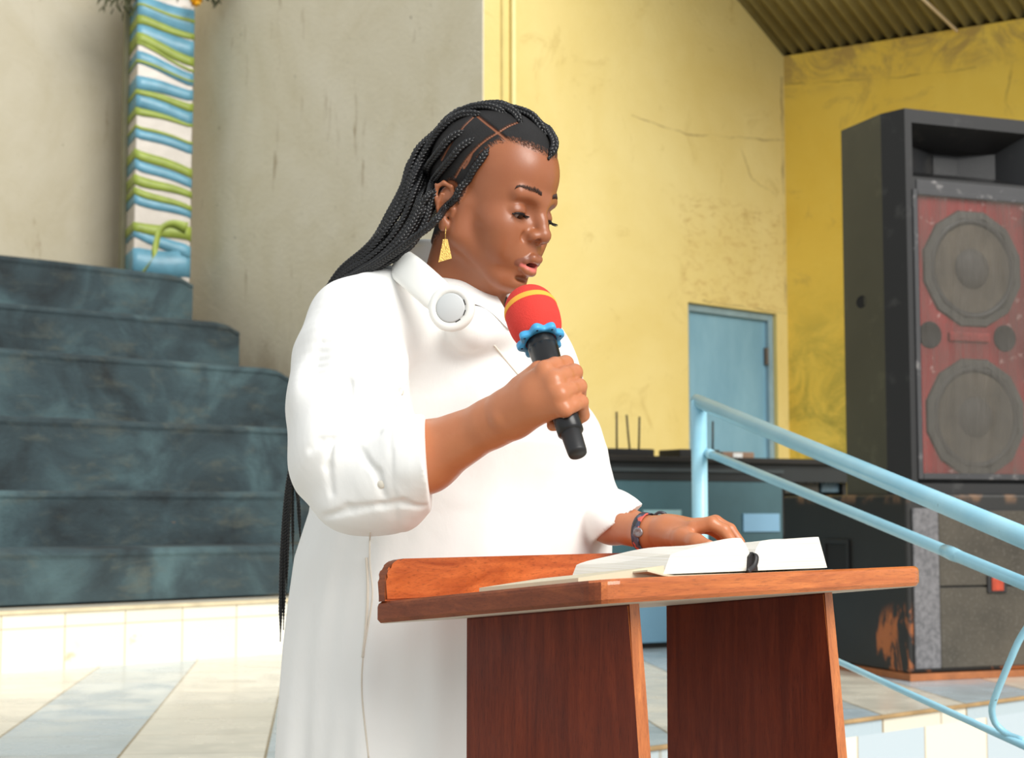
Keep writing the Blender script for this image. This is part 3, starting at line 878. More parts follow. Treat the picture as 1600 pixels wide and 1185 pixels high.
M_wf = simple('dusty grey woofer frame', (88, 86, 80), 0.6, 0.14, 9); M_cone = simple('dusty taupe paper cone', (104, 96, 84), 0.8, 0.34, 5); M_ring = simple('woofer surround', (70, 68, 64), 0.5, 0.1); M_cap = simple('dust cap', (86, 82, 76), 0.6, 0.2, 10)
for zc_y in (414, 650):
    wz = bz(zc_y); R_ = 0.262
    Mx = axis_matrix((0.342, 0.0175, wz), (0, -1, 0), (1, 0, 0))
    bm = bmesh.new(); prof = [(R_, 0.0), (R_ * 0.98, 0.010), (R_ * 0.86, 0.012), (R_ * 0.85, 0.001)]
    lathe(bm, prof, 12, Mx @ Matrix.Rotation(math.radians(15), 4, 'Z'))
    wf = bm_obj('woofer', bm, M_wf, big)
    bm = bmesh.new(); lathe(bm, [(R_ * 0.86, 0.006), (R_ * 0.82, 0.014), (R_ * 0.76, 0.013), (R_ * 0.73, 0.004)], 40, Mx); bm_obj('surround', bm, M_ring, wf, True)
    bm = bmesh.new(); lathe(bm, [(R_ * 0.74, 0.006), (R_ * 0.55, 0.0), (R_ * 0.36, 0.0005), (0.0, 0.0005)], 40, Mx); bm_obj('cone', bm, M_cone, wf, True)
    bm = bmesh.new(); lathe(bm, [(R_ * 0.34, 0.001), (R_ * 0.29, 0.012), (R_ * 0.17, 0.021), (0.0, 0.024)], 32, Mx); bm_obj('dust_cap', bm, M_cap, wf, True)
for px_ in (0.118, 0.505):
    bm = bmesh.new(); lathe(bm, [(0.058, 0.0), (0.058, 0.003), (0.050, 0.003), (0.048, 0.0012), (0.0, 0.0012)], 28, axis_matrix((px_, 0.0175, bz(522)), (0, -1, 0), (1, 0, 0)))
    bm_obj('port', bm, simple('dark port', (20, 18, 17), 0.7), big, True)
bm = bmesh.new(); add_box(bm, (0.21, 0.002, bz(530)), (0.42, 0.018, bz(516)), 0.006)
bm_obj('badge', bm, simple('scratched red strip', (170, 60, 56), 0.4, 0.3, 30), big)
# dusty see-through grille cloth stretched over the baffle
mg = NT('dusty grille cloth'); co = mg.coord()
tr = mg.new('ShaderNodeBsdfTransparent'); mxs = mg.new('ShaderNodeMixShader')
ng_ = mg.noise(mg.mapping(co, (3, 1, 0.6)), 2.2, 5, 0.6, 0.5)
wv_ = mg.noise(mg.mapping(co, (60, 1, 1.5)), 3.0, 2)
fac = mg.math('ADD', mg.maprange(ng_, 0.35, 0.7, 0.14, 0.36), mg.maprange(wv_, 0.3, 0.7, -0.05, 0.10))
mg.fin((104, 100, 94), 0.9)
mg.lk(fac, mxs.inputs[0]); mg.lk(tr.outputs[0], mxs.inputs[1]); mg.lk(mg.b.outputs[0], mxs.inputs[2]); mg.lk(mxs.outputs[0], mg.n['Material Output'].inputs[0])
box_obj('grille_cloth', (0.055, -0.0105, gz0 + 0.006), (W_ - 0.055, -0.009, gz1 - 0.004), mg.m, big)
# oval hand hole on the side: a flat disc painted black for the shade inside
a_side = axis_matrix((-0.0345, 0.30, bz(460)), (-1, -0.03, 0), (0, 1, 0))
bm = bmesh.new(); lathe(bm, [(0.030, 0.001), (0.034, 0.003), (0.038, 0.0)], 24, a_side @ Matrix.Diagonal((1.1, 0.75, 1, 1)))
lathe(bm, [(0.0, 0.0012), (0.031, 0.0012)], 24, a_side @ Matrix.Diagonal((1.1, 0.75, 1, 1)))
bm_obj('hand_hole', bm, simple('black painted hole shade', (8, 8, 8), 0.8), big)

# thin mesh over the woofers: hundreds of fine wires would not show, the cloth does
lo_o = P(1421, 1060, 6.7); LH = lo_top - FZ
low = thing('bass_cabinet', 'low wide black bass cabinet with a grey carpeted front under the tall loudspeaker', 'speaker', (lo_o[0], lo_o[1], FZ), sang)
m = NT('scraped black side paint'); co = m.coord(); x, y, z = m.sep(co)
cc = m.mix(m.noise(co, 3, 4), (21, 21, 20), (36, 35, 32)); n = m.noise(m.mapping(co, (1, 3, 1.2)), 3.0, 6, 0.7, 0.8)
msk = m.math('MULTIPLY', m.maprange(z, 0.42, 0.02), m.maprange(y, 0.36, 0.05)); cc = m.mix(m.math('MULTIPLY', m.maprange(n, 0.50, 0.58), m.maprange(msk, 0.12, 0.3)), cc, (168, 96, 48))
e_ = m.math('MULTIPLY', m.maprange(z, LH - 0.05, LH - 0.012), m.maprange(m.noise(co, 8, 4), 0.45, 0.6)); cc = m.mix(e_, cc, (110, 82, 58))
M_side = m.fin(cc, 0.5, m.bump(m.noise(co, 90, 3), 0.3, 0.003))
LW = 1.12
bm = bmesh.new(); add_box(bm, (0, 0.0, 0.03), (LW, 1.0, LH), 0.012)
bm_obj('box', bm, M_side, low)
box_obj('bottom_board', (-0.004, -0.012, 0.0), (LW, 1.0, 0.03), simple('bare orange plywood', (160, 96, 52), 0.6, 0.25, 12), low, 0.003)
m = NT('dusty grey carpet cloth'); co = m.coord(); cc = m.ramp(m.noise(co, 3.0, 6, 0.65), [(0.3, (66, 62, 55)), (0.7, (90, 84, 74))]); cc = m.mix(m.maprange(m.noise(co, 70, 3), 0.5, 0.8), cc, (100, 96, 88))
M_cl = m.fin(cc, 0.95, m.bump(m.noise(co, 180, 2), 0.5, 0.003))
sz = P(1500, 915, 6.9)[2] - FZ
box_obj('front_cloth', (0.15, -0.014, 0.05), (LW - 0.01, 0.0, sz - 0.004), M_cl, low, 0.004)
box_obj('front_cloth', (0.15, -0.014, sz + 0.004), (LW - 0.01, 0.0, LH - 0.07), M_cl, low, 0.004)
m = NT('silver grey carpet strip'); co = m.coord(); cc = m.ramp(m.noise(co, 50, 3), [(0.35, (98, 97, 99)), (0.65, (124, 122, 124))])
box_obj('edge_strip', (0.025, -0.013, 0.05), (0.15, 0.0, LH - 0.06), m.fin(cc, 0.95, m.bump(m.noise(co, 200, 2), 0.5, 0.003)), low, 0.003)
lx0 = 0.385
box_obj('badge', (lx0, -0.022, sz - 0.03), (lx0 + 0.10, -0.013, sz + 0.045), simple('black badge frame', (38, 36, 36), 0.4), low, 0.004)
bdg = box_obj('badge_face', (lx0 + 0.02, -0.026, sz - 0.02), (lx0 + 0.08, -0.021, sz + 0.035), simple('orange red badge face', (176, 66, 40), 0.35, 0.3, 40), low, 0.002)
bdg.parent = [o for o in low.children if o.name.startswith('badge')][0]
# square handle recess on the left side: a flat plate, its shade painted black
def side_y(px):
    lo_, hi_ = 0.0, 1.0
    for _ in range(40):
        mid = (lo_ + hi_) / 2; w = lo_o[:2] + np.array([-SW[1], SW[0]]) * mid
        if 800 + FPX * w[0] / w[1] > px: lo_ = mid
        else: hi_ = mid
    return lo_, (lo_o[:2] + np.array([-SW[1], SW[0]]) * lo_)[1]
ya, Da = side_y(1322); yb, Db = side_y(1290)
za = P(1306, 850, (Da + Db) / 2)[2] - FZ; zb_ = P(1306, 897, (Da + Db) / 2)[2] - FZ
bm = bmesh.new()
add_box(bm, (-0.004, ya, zb_ - 0.04), (0.001, yb, za), 0.0)
hd = bm_obj('handle_recess', bm, simple('black painted recess shade', (7, 7, 7), 0.7), low)
bm = bmesh.new()
for b in (((-0.012, ya - 0.02, zb_ - 0.06), (0.0, ya, za + 0.02)), ((-0.012, yb, zb_ - 0.06), (0.0, yb + 0.02, za + 0.02)), ((-0.012, ya, za), (0.0, yb, za + 0.02)), ((-0.012, ya, zb_ - 0.06), (0.0, yb, zb_ - 0.04))): add_box(bm, *b, 0.002)
bm_obj('handle_rim', bm, M_black, low)
shelf_thing('amplifier', 'small dark amplifier in the open shelf behind the low cabinet', 'amplifier', 1236, 1290, 735, 772, (70, 66, 58))
shelf_thing('cassette_deck', 'small blue grey device on the open shelf beside the tall loudspeaker', 'device', 1294, 1322, 738, 770, (86, 110, 122))

# hand rail ---------------------------------------------------------
M_rl = NT('glossy light blue rail paint'); co = M_rl.new('ShaderNodeNewGeometry').outputs['Position']
cR = M_rl.ramp(M_rl.noise(co, 6, 5, 0.6), [(0.3, (146, 204, 226)), (0.7, (170, 220, 236))]); cR = M_rl.mix(M_rl.maprange(M_rl.noise(co, 45, 5, 0.7), 0.68, 0.73), cR, (104, 120, 124))
M_rl = M_rl.fin(cR, 0.28, M_rl.bump(M_rl.noise(co, 60, 4), 0.15, 0.003))
rb = Pz(1097, 1152, FZ); D0 = rb[1]
rail = thing('handrail', 'light blue tubular handrail sloping down beside the stage', 'handrail', tuple(rb))
rl = lambda p: np.array(p) - rb
pt = P(1096, 626, D0); pt[0] = rb[0]
tube_obj('post', [rl(rb), rl((rb + pt) / 2), rl(pt)], 0.0255, M_rl, rail, 20)
def railpts(p0, p1, d1=3.1, ext=1.28):
    a = P(p0[0], p0[1], D0); b = P(p1[0], p1[1], d1); return a, a + (b - a) * ext
a, b = railpts((1091, 632), (1600, 842)); endp = b
a = pt + np.array([0, 0, -0.004]) - nrm(b - a) * 0.022
tube_obj('top_rail', [rl(a), rl((a + b) / 2), rl(b)], 0.0215, M_rl, rail, 20)
a, b2_ = railpts((1104, 707), (1600, 912)); 
tube_obj('middle_rail', [rl(a), rl((a + b2_) / 2), rl(b2_)], 0.0132, M_rl, rail, 14)
# weld sleeves and a lump on the middle rail
wld = P(1491, 870, 3.4); dd = nrm(b2_ - a); s_ = (wld - a) @ dd; c0 = a + dd * s_
tube_obj('rail_sleeve', [rl(c0 - dd * 0.035), rl(c0), rl(c0 + dd * 0.035)], [0.0136, 0.0150, 0.0136], M_rl, rail, 14)
c0 = a + dd * 0.035
tube_obj('rail_sleeve', [rl(c0 - dd * 0.03), rl(c0), rl(c0 + dd * 0.03)], [0.014, 0.0155, 0.014], M_rl, rail, 14)
a3, b3 = railpts((1090, 934), (1600, 1166))
tube_obj('lower_rail', [rl(a3), rl((a3 + b3) / 2), rl(b3)], 0.0075, M_rl, rail, 12)
Dk = 3.13
cc_ = [P(1645, 930, 3.06), P(1600, 988, 3.1), P(1577, 1036, 3.12), P(1553, 1095, 3.15), P(1550, 1114, 3.16), P(1556, 1132, 3.17), P(1574, 1148, 3.16), P(1600, 1158, 3.12)]
tube_obj('brace_rod', [rl(p) for p in catmull(cc_, 30)], 0.0068, M_rl, rail, 12)
ep = endp - nrm(endp - pt) * 0.03
tube_obj('post', [rl(ep), rl(np.array([ep[0], ep[1], ep[2] / 2])), rl(np.array([ep[0], ep[1], 0.0]))], 0.0255, M_rl, rail, 20)

# ------------------------------------------------------------------ lectern
LA = P(590, 941, 2.21); LB = P(945, 905, 1.90)
av = np.array([LB[0] - LA[0], LB[1] - LA[1], 0]); LEN_A = np.linalg.norm(av); av = av / LEN_A
bv = np.array([-av[1], av[0], 0])                       # towards the far end
LEN_B = 0.0
while True:
    w = LB + bv * LEN_B
    if 800 + FPX * w[0] / w[1] >= 1446: break
    LEN_B += 0.001
slope = (LB[2] - LA[2]) / LEN_A
lang = math.atan2(av[1], av[0])
def wood(name, dark, light, scale=1.0, rough=0.22, grain=(1, 1, 12), edge=None, coat=0.3):
    m = NT(name); co = m.coord()
    v = m.mapping(co, grain)
    n = m.noise(v, 6 * scale, 6, 0.62, 0.9); n2 = m.noise(m.mapping(co, tuple(g * 4 for g in grain)), 18 * scale, 4, 0.6)
    c = m.ramp(n, [(0.28, dark), (0.5, tuple((np.array(dark) + np.array(light)) / 2)), (0.72, light)])
    c = m.mix(m.math('MULTIPLY', m.maprange(n2, 0.5, 0.72), 0.45), c, tuple(np.array(dark) * 0.6))
    return m.fin(c, m.maprange(m.noise(co, 9, 4), 0.3, 0.7, rough, rough + 0.14), m.bump(n2, 0.10, 0.002), **{'Coat Weight': coat, 'Coat Roughness': 0.12, 'Specular IOR Level': 0.2 + coat})
M_top = wood('varnished orange brown wood', (150, 70, 30), (214, 120, 60), 1.0, 0.2, (9, 0.9, 9))
M_edge = wood('lighter orange wood edge', (160, 84, 40), (216, 132, 70), 1.0, 0.22, (9, 9, 1))
M_side_w = wood('dark reddish brown wood', (86, 29, 13), (126, 52, 26), 0.8, 0.36, (10, 10, 0.9), coat=0.02)
M_edge_b = wood('orange wood board edge', (164, 82, 36), (218, 128, 64), 1.0, 0.22, (9, 0.7, 9))
M_dark_e = wood('dark varnished end and edge shade', (98, 44, 22), (150, 80, 42), 1.0, 0.3, (2, 9, 9), coat=0.1)
M_lip = wood('orange wood book rest', (158, 70, 28), (214, 116, 58), 1.3, 0.22, (9, 1.2, 5))
lec = thing('lectern', 'varnished wooden lectern with a sloping top and two side panels', 'lectern', (LA[0], LA[1], 0), lang)
# local frame: +x from reader to audience, +y to the far end
TH = 0.030
zt_ = lambda x: LA[2] + slope * x
rc = 0.035
out = []
def arc(cx, cy, a0, a1, n=7): return [(cx + rc * math.cos(math.radians(a0 + (a1 - a0) * i / n)), cy + rc * math.sin(math.radians(a0 + (a1 - a0) * i / n))) for i in range(n + 1)]
out = [(0, 0)] + arc(LEN_A - rc, rc, -90, 0) + arc(LEN_A - rc, LEN_B - rc, 0, 90) + [(0, LEN_B)]
bm = bmesh.new()
prof = [(0.004, 0.0), (0.001, -0.003), (0.0, -0.007), (0.0, -TH + 0.006), (0.003, -TH + 0.001), (0.006, -TH)]
cen = np.array([LEN_A / 2, LEN_B / 2]); rings = []
for ins, dz_ in prof:
    r = []
    for p in out:
        d = np.array(p) - cen; q_ = np.array(p) - np.sign(d) * ins
        r.append(bm.verts.new((q_[0], q_[1], zt_(q_[0]) + dz_)))
    rings.append(r)
for a, b in zip(rings, rings[1:]):
    for j in range(len(out)): bm.faces.new((a[j], a[(j + 1) % len(out)], b[(j + 1) % len(out)], b[j]))
bm.faces.new(rings[0]); bm.faces.new(rings[-1][::-1])
board = bm_obj('top_board', bm, [M_top, simple('pale unvarnished underside', (206, 196, 180), 0.5, 0.06)], lec)
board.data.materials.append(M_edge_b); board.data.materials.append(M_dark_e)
for p in board.data.polygons:
    if p.normal.z < -0.8: p.material_index = 1
    elif p.normal.x > 0.6: p.material_index = 2
    elif p.normal.y < -0.6: p.material_index = 3  # near edge of the board takes darker wood to imitate its shaded side
# book rest along the reader's edge
bm = bmesh.new()
hh = 0.057; prof = []
nseg = 10
pl = [(0.0, -0.0)] + [(0.0, 0.0)]
ends_ = 0.03
ol = [(0.0, 0.0)] + [(ends_ - ends_ * math.cos(math.radians(a)), hh - ends_ + ends_ * math.sin(math.radians(a))) for a in range(0, 91, 10)] 
ol += [(LEN_B - y_, z_) for y_, z_ in ol[::-1]]
vs = prism(bm, ol, 0.0, 0.018, 'x')
for v in vs: v.co.z += zt_(v.co.x)
bmesh.ops.bevel(bm, geom=[e for e in bm.edges if abs(e.verts[0].co.x - e.verts[1].co.x) < 1e-5], offset=0.0025, segments=2, affect='EDGES')
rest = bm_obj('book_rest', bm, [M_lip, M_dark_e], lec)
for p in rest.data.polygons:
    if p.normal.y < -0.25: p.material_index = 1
def panel(y0, xa, xb, th, nm):
    bm = bmesh.new()
    splay = 0.060 / 0.25
    zt0 = zt_(xa) - TH; zt1 = zt_(xb) - TH
    H0 = 0.03
    # curved outer edge sweeping out towards the floor
    right = [(xb + 0.034 * (t ** 1.0) * (zt1 - H0) / 0.20 * 0.5 * (1 if t < 1 else 1), zt1 - t * (zt1 - H0)) for t in np.linspace(0, 1, 10)]
    left = [(xa, H0), (xa, zt0)]
    o_ = [(xa, zt0)] + [right[0]] + right[1:] + [(xa, H0)]
    prism(bm, o_, y0, y0 + th, 'y')
    bmesh.ops.bevel(bm, geom=[e for e in bm.edges if abs(e.verts[0].co.y - e.verts[1].co.y) < 1e-5], offset=0.002, segments=2, affect='EDGES')
    o = bm_obj(nm, bm, [M_side_w, M_edge], lec)
    for p in o.data.polygons:
        if p.normal.x > 0.7: p.material_index = 1
    return o
TP = 0.022
panel(0.123, 0.044, 0.352, TP, 'side_panel')
panel(0.540, 0.050, 0.352, TP, 'side_panel')
box_obj('cross_shelf', (0.06, 0.123 + TP, 0.30), (0.36, 0.540, 0.322), M_side_w, lec, 0.002)
box_obj('base_board', (0.03, 0.04, 0.0), (0.52, 0.64, 0.03), M_side_w, lec, 0.004)

# ------------------------------------------------------------------ open book
BKX = LEN_A - 0.030                              # head edge of the pages, close to the audience edge
def ly_for(px, x):
    lo_, hi_ = 0.0, LEN_B
    for _ in range(40):
        mid = (lo_ + hi_) / 2; w = LA + av * x + bv * mid
        if 800 + FPX * w[0] / w[1] < px: lo_ = mid
        else: hi_ = mid
    return lo_
ys_ = ly_for(1171, BKX); yn = ly_for(1046, BKX); yf = ly_for(1290, BKX)
M_page = NT('off white book pages'); co = M_page.coord(); x, y, z = M_page.sep(co)
st = M_page.noise(M_page.mapping(co, (1, 1, 220)), 3.0, 2)
cp = M_page.mix(M_page.maprange(st, 0.4, 0.7), (240, 238, 230), (226, 222, 208))
M_page = M_page.fin(cp, 0.7, M_page.bump(st, 0.25, 0.001))
M_cov = simple('beige book cover', (206, 196, 168), 0.5, 0.06, 8)
M_txt = simple('faint printed column', (206, 204, 200), 0.7)
book = thing('open_book', 'thick open book with white pages lying on the lectern top', 'book', (LA[0], LA[1], 0), lang)
bl = 0.165                                       # page length along the reader's axis
def page_block(y0, y1, hs, he, name, curl):
    """y0 = spine, y1 = fore edge; hs/he heights at spine and fore edge"""
    n, k = 18, 10; bm = bmesh.new(); top = []
    for j in range(k + 1):
        x_ = BKX - bl * j / k; row = []
        for i in range(n + 1):
            t = i / n
            h = hs * (1 - t) ** 0.9 + he * t + curl * math.sin(math.pi * min(1, t * 1.0)) * 0.012
            h -= 0.020 * math.exp(-(t / 0.06) ** 2)
            h += 0.0015 * math.sin(7 * t + j * 0.7)
            slant = (h / max(hs, he)) * 0.008 if t > 0.9 else 0
            row.append(((x_, y0 + (y1 - y0) * t - (math.copysign(slant * 0, y1 - y0))), h))
        top.append(row)
    tv = [[bm.verts.new((p[0], p[1], zt_(p[0]) + 0.004 + h)) for p, h in row] for row in top]
    sl_ = 0.019 if y1 > y0 else -0.014
    bv_ = [[bm.verts.new((p[0], p[1] + sl_ * (i / n), zt_(p[0]) + 0.004)) for i, (p, h) in enumerate(row)] for row in top]
    for j in range(k):
        for i in range(n):
            bm.faces.new((tv[j][i], tv[j][i + 1], tv[j + 1][i + 1], tv[j + 1][i]))
            bm.faces.new((bv_[j][i], bv_[j + 1][i], bv_[j + 1][i + 1], bv_[j][i + 1]))
    for j in range(k):
        for i in (0, n): bm.faces.new((tv[j][i], tv[j + 1][i], bv_[j + 1][i], bv_[j][i]))
    for i in range(n):
        for j in (0, k): bm.faces.new((tv[j][i], tv[j][i + 1], bv_[j][i + 1], bv_[j][i]))
    return bm_obj(name, bm, M_page, book)
page_block(ys_ - 0.002, yn, 0.043, 0.023, 'page_block', 0.35)
page_block(ys_ + 0.003, yf - 0.020, 0.036, 0.042, 'page_block', 0.1)
bm = bmesh.new()
xs_ = [BKX + 0.006, BKX - bl - 0.006]
cv = [[bm.verts.new((x_, y_, zt_(x_) + h_)) for y_, h_ in ((yn - 0.05, 0.010), (yn - 0.02, 0.004), (yn, 0.002), (ys_, 0.001), (yf + 0.004, 0.001))] for x_ in xs_]
for i in range(4): bm.faces.new((cv[0][i], cv[0][i + 1], cv[1][i + 1], cv[1][i]))
c_o = bm_obj('cover', bm, M_cov, book); c_o.modifiers.new('t', 'SOLIDIFY').thickness = 0.0022
# flap of the cover standing off the near side
bm = bmesh.new()
fa = [(BKX - 0.002, yn - 0.004, 0.016), (BKX - 0.06, yn - 0.055, 0.013), (BKX - 0.15, yn - 0.075, 0.009), (BKX - 0.2, yn - 0.05, 0.010)]
# ribbon and worn spine end
M_dkb = simple('black spine lining', (38, 36, 38), 0.5, 0.4, 60)
bm = bmesh.new()
sp = [(ys_ - 0.010, 0.001), (ys_ - 0.008, 0.020), (ys_ - 0.001, 0.026), (ys_ + 0.007, 0.018), (ys_ + 0.010, 0.001)]
a = [bm.verts.new((BKX + 0.004, y_, zt_(BKX) + 0.003 + h_)) for y_, h_ in sp]; b = [bm.verts.new((BKX - 0.02, y_, zt_(BKX) + 0.003 + h_ * 0.9)) for y_, h_ in sp]
bm.faces.new(a); bm.faces.new(b[::-1])
for i in range(len(sp)): bm.faces.new((a[i], b[i], b[(i + 1) % len(sp)], a[(i + 1) % len(sp)]))
bm_obj('spine_end', bm, M_dkb, book)
rib = catmull([(BKX - 0.03, ys_ + 0.001, zt_(BKX) + 0.024), (BKX - 0.004, ys_ + 0.003, zt_(BKX) + 0.027), (BKX + 0.008, ys_ + 0.002, zt_(BKX) + 0.024), (BKX + 0.010, ys_ - 0.004, zt_(BKX) + 0.012), (BKX + 0.011, ys_ - 0.020, zt_(BKX) + 0.004)], 22)
tube_obj('ribbon_marker', rib, 0.0035, M_dkb, book, 8, 0.35)
# pale sheet lying half under the book
bm = bmesh.new(); 
y0_, y1_ = ly_for(812, 0.30), yn
def bp(px, x_): return (x_, ly_for(px, x_))
pp = [(BKX - 0.0, yn - 0.012), (LEN_A - 0.08, yn - 0.115), (LEN_A - 0.25, yn - 0.125), (LEN_A - 0.25, yn - 0.012)]
vs_ = [bm.verts.new((p[0], p[1], zt_(p[0]) + 0.001)) for p in pp]; vt_ = [bm.verts.new((p[0], p[1], zt_(p[0]) + h_)) for p, h_ in zip(pp, (0.015, 0.006, 0.006, 0.015))]
bm.faces.new(vs_); bm.faces.new(vt_[::-1])
for i in range(4): bm.faces.new((vs_[i], vs_[(i + 1) % 4], vt_[(i + 1) % 4], vt_[i]))
pamph = bm_obj('booklet', bm, simple('yellowish paper booklet', (214, 206, 178), 0.65, 0.05, 12)); pamph.location = lec.location; pamph.rotation_euler = lec.rotation_euler
tag(pamph, 'thin beige booklet lying beside the open book on the lectern', 'booklet')

# ------------------------------------------------------------------ the reader: body sculpture
psi, th_, roll_ = math.radians(34), math.radians(17), math.radians(0)
f0 = np.array([math.cos(psi), -math.sin(psi), 0.0]); zz = np.array([0, 0, 1.0])
hf = math.cos(th_) * f0 - math.sin(th_) * zz
hu = math.sin(th_) * f0 + math.cos(th_) * zz
hl = np.cross(hu, hf)
if roll_: hu, hl = hu * math.cos(roll_) + hl * math.sin(roll_), hl * math.cos(roll_) - hu * math.sin(roll_)
HM = np.stack([hf, hl, hu], 1)
HS = 0.00106                                     # metres per head unit (about a millimetre)
HO = P(764, 322, 2.40)
def h(f, l, u): return HO + (hf * f + hl * l + hu * u) * HS
def hm(*r): return np.array(r, float) * HS
def to_head(p): return ((np.asarray(p) - HO) @ HM) / HS

S = Shape()
E = lambda c, r, k=0.0, op='u': S.ell(h(*c), hm(*r), k * HS, HM, op)
C = lambda a, b, ra, rb, k=0.0, op='u': S.cone(h(*a), h(*b), ra * HS, rb * HS, k * HS, op)
# skull and forehead
E((-10, 0, 52), (95, 74, 84))
E((34, 0, 50), (58, 60, 59), 22)
E((28, 0, -8), (60, 60, 66), 25)
# mid face
E((46, 0, -26), (42, 46, 52), 20)
for s_ in (-1, 1):
    C((2, 54 * s_, -48), (60, 17 * s_, -92), 15, 16, 24)          # jaw line
    C((0, 57 * s_, -8), (2, 54 * s_, -48), 13, 14, 20)
    E((54, 37 * s_, -24), (29, 25, 24), 18)                       # cheek bones
    E((60, 30 * s_, -50), (23, 22, 24), 18)                       # soft cheeks
    C((86, 9 * s_, 22), (76, 42 * s_, 26), 7, 6.5, 14)            # brow
E((76, 0, -60), (24, 27, 28), 16)                                 # muzzle
E((70, 0, -96), (20, 20, 15), 14)                                 # chin
E((50, 0, -90), (28, 28, 17), 16)
EY = 34; EZ = 1; EF = 71.5
for s_ in (-1, 1):
    E((92, (EY - 3) * s_, EZ + 2), (15, 18, 15), 11, 's')         # eye hollows
    E((EF, EY * s_, EZ), (14.0, 15.5, 14.0), 3)                   # lids over the eyeball
    S.chain([h(EF + 8, (EY + 13) * s_, EZ + 5), h(EF + 13.5, (EY + 4) * s_, EZ + 9.5), h(EF + 13, (EY - 8) * s_, EZ + 7.5)], [1.0 * HS] * 3, 1.8 * HS, 's')
    E((EF + 11.0, (EY + 0.5) * s_, EZ - 5.0), (8, 13.8, 4.5), 0.8, 's')
# nose
C((87, 0, 14), (95, 0, -4), 6.5, 7.5, 11)
C((95, 0, -4), (103, 0, -21), 7.5, 10.5, 7)
E((103.5, 0, -24), (10.5, 11, 9.5), 5)
for s_ in (-1, 1):
    E((94, 13.0 * s_, -27), (12, 8.5, 8.5), 6)
    E((102.5, 10.5 * s_, -32.5), (6.5, 4.4, 5.5), 1.5, 's')
    E((89, 25.5 * s_, -31), (4, 2, 5), 6, 's')
E((97, 0, -36), (5, 3, 3), 3)
# lips, parted
up = [(88, -22, -68), (94, -14.5, -62.5), (100.5, -6.5, -57), (101, 0, -58), (100.5, 6.5, -57), (94, 14.5, -62.5), (88, 22, -68)]
S.chain([h(*p) for p in up], [2.4 * HS, 4.8 * HS, 6.0 * HS, 5.8 * HS, 6.0 * HS, 4.8 * HS, 2.4 * HS], 3.0 * HS)
dn = [(88, -20, -69), (92, -13, -73), (95, -6.5, -76), (96, 0, -76.5), (95, 6.5, -76), (92, 13, -73), (88, 20, -69)]
S.chain([h(*p) for p in dn], [2.2 * HS, 4.8 * HS, 6.4 * HS, 6.6 * HS, 6.4 * HS, 4.8 * HS, 2.2 * HS], 3.0 * HS)
E((96, 0, -67), (16, 13, 2.8), 1.6, 's')
E((86, 0, -89), (6, 14, 4), 6, 's')
# ears
EO = -21
for s_ in (-1, 1):
    tilt = [(-8, 69, -22), (-14, 75, -14), (-24, 79, 0), (-33, 82, 16), (-33, 82, 29), (-25, 80, 36), (-14, 76, 33), (-9, 72, 22), (-11, 71, 12)]
    E((-22, 73 * s_, 10 + EO), (15, 5, 24), 6)
    S.chain([h(p[0] - 2, p[1] * s_, p[2] + EO) for p in tilt], [4.6 * HS] + [3.2 * HS] * 5 + [3.0 * HS, 2.8 * HS, 2.5 * HS], 2.5 * HS)
    E((-15, 73 * s_, -21 + EO), (8, 5, 9), 4)
    S.chain([h(-22, 78 * s_, -8 + EO), h(-28, 80 * s_, 8 + EO), h(-26, 80 * s_, 20 + EO)], [2.6 * HS] * 3, 3.5 * HS)
    E((-16, 80 * s_, 3 + EO), (8, 6, 11), 3, 's')
    C((-7, 70 * s_, -6 + EO), (-6, 72 * s_, 3 + EO), 3.6, 3.6, 3)
# neck
nb = P(700, 470, 2.47)
S.cone(h(-20, 0, -40), nb + np.array([0, 0, -0.04]), 0.052, 0.058, 0.03)
S.cone(h(18, 0, -72), nb + np.array([0.05, -0.03, -0.05]), 0.030, 0.036, 0.025)
# scalp: hair volume where the hair grows
HLX = [-110, -70, -40, -10, 0, 5, 9, 16, 25, 34, 50, 72, 90, 130]
HLY = [-85, -75, -55, -24, -12, 12, 40, 62, 80, 91, 96, 94, 88, 88]
def hair_mask(p, soft=5.0):
    q = to_head(p); lim = np.interp(q[:, 0], HLX, HLY) + 0.0
    m = np.clip((q[:, 2] - lim) / soft + 0.5, 0, 1)
    ear = ((q[:, 0] + 22) / 22) ** 2 + ((q[:, 2] + 12) / 33) ** 2
    m *= np.clip((ear - 1) * 3, 0, 1) ** 0.5 * (np.abs(q[:, 1]) > 60) + (np.abs(q[:, 1]) <= 60)
    return np.clip(m, 0, 1)

# torso and limbs -----------------------------------------------------
F_ = nrm((0.78, -0.62, 0)); R_ = nrm((-0.62, -0.78, 0))
BM = np.stack([F_, -R_, zz], 1)
chest = P(705, 640, 2.57); 
foot_z = 0.0
S.ell(chest, (0.12, 0.17, 0.22), 0.03, BM)
belly = P(700, 880, 2.64)
S.ell(belly, (0.14, 0.17, 0.20), 0.08, BM)
hips = P(690, 1060, 2.66)
S.ell(hips, (0.15, 0.19, 0.16), 0.06, BM)
shN = P(548, 505, 2.36); shF = P(790, 532, 2.68)
S.cone(nb + np.array([0, 0, -0.08]), shN, 0.045, 0.045, 0.03)
S.cone(nb + np.array([0, 0, -0.08]), shF, 0.045, 0.045, 0.03)
elN = P(562, 758, 2.30); wrN = P(797, 648, 2.135)
S.cone(shN, elN, 0.052, 0.042, 0.03)
mid = elN + (wrN - elN) * 0.45 + np.array([0, 0, -0.004])
S.chain([elN, mid, wrN + (elN - wrN) * 0.1, wrN], [0.045, 0.047, 0.030, 0.0285], 0.02)
elF = P(904, 800, 2.62); wrF = P(1015, 834, 2.455)
S.cone(shF, elF, 0.050, 0.040, 0.03)
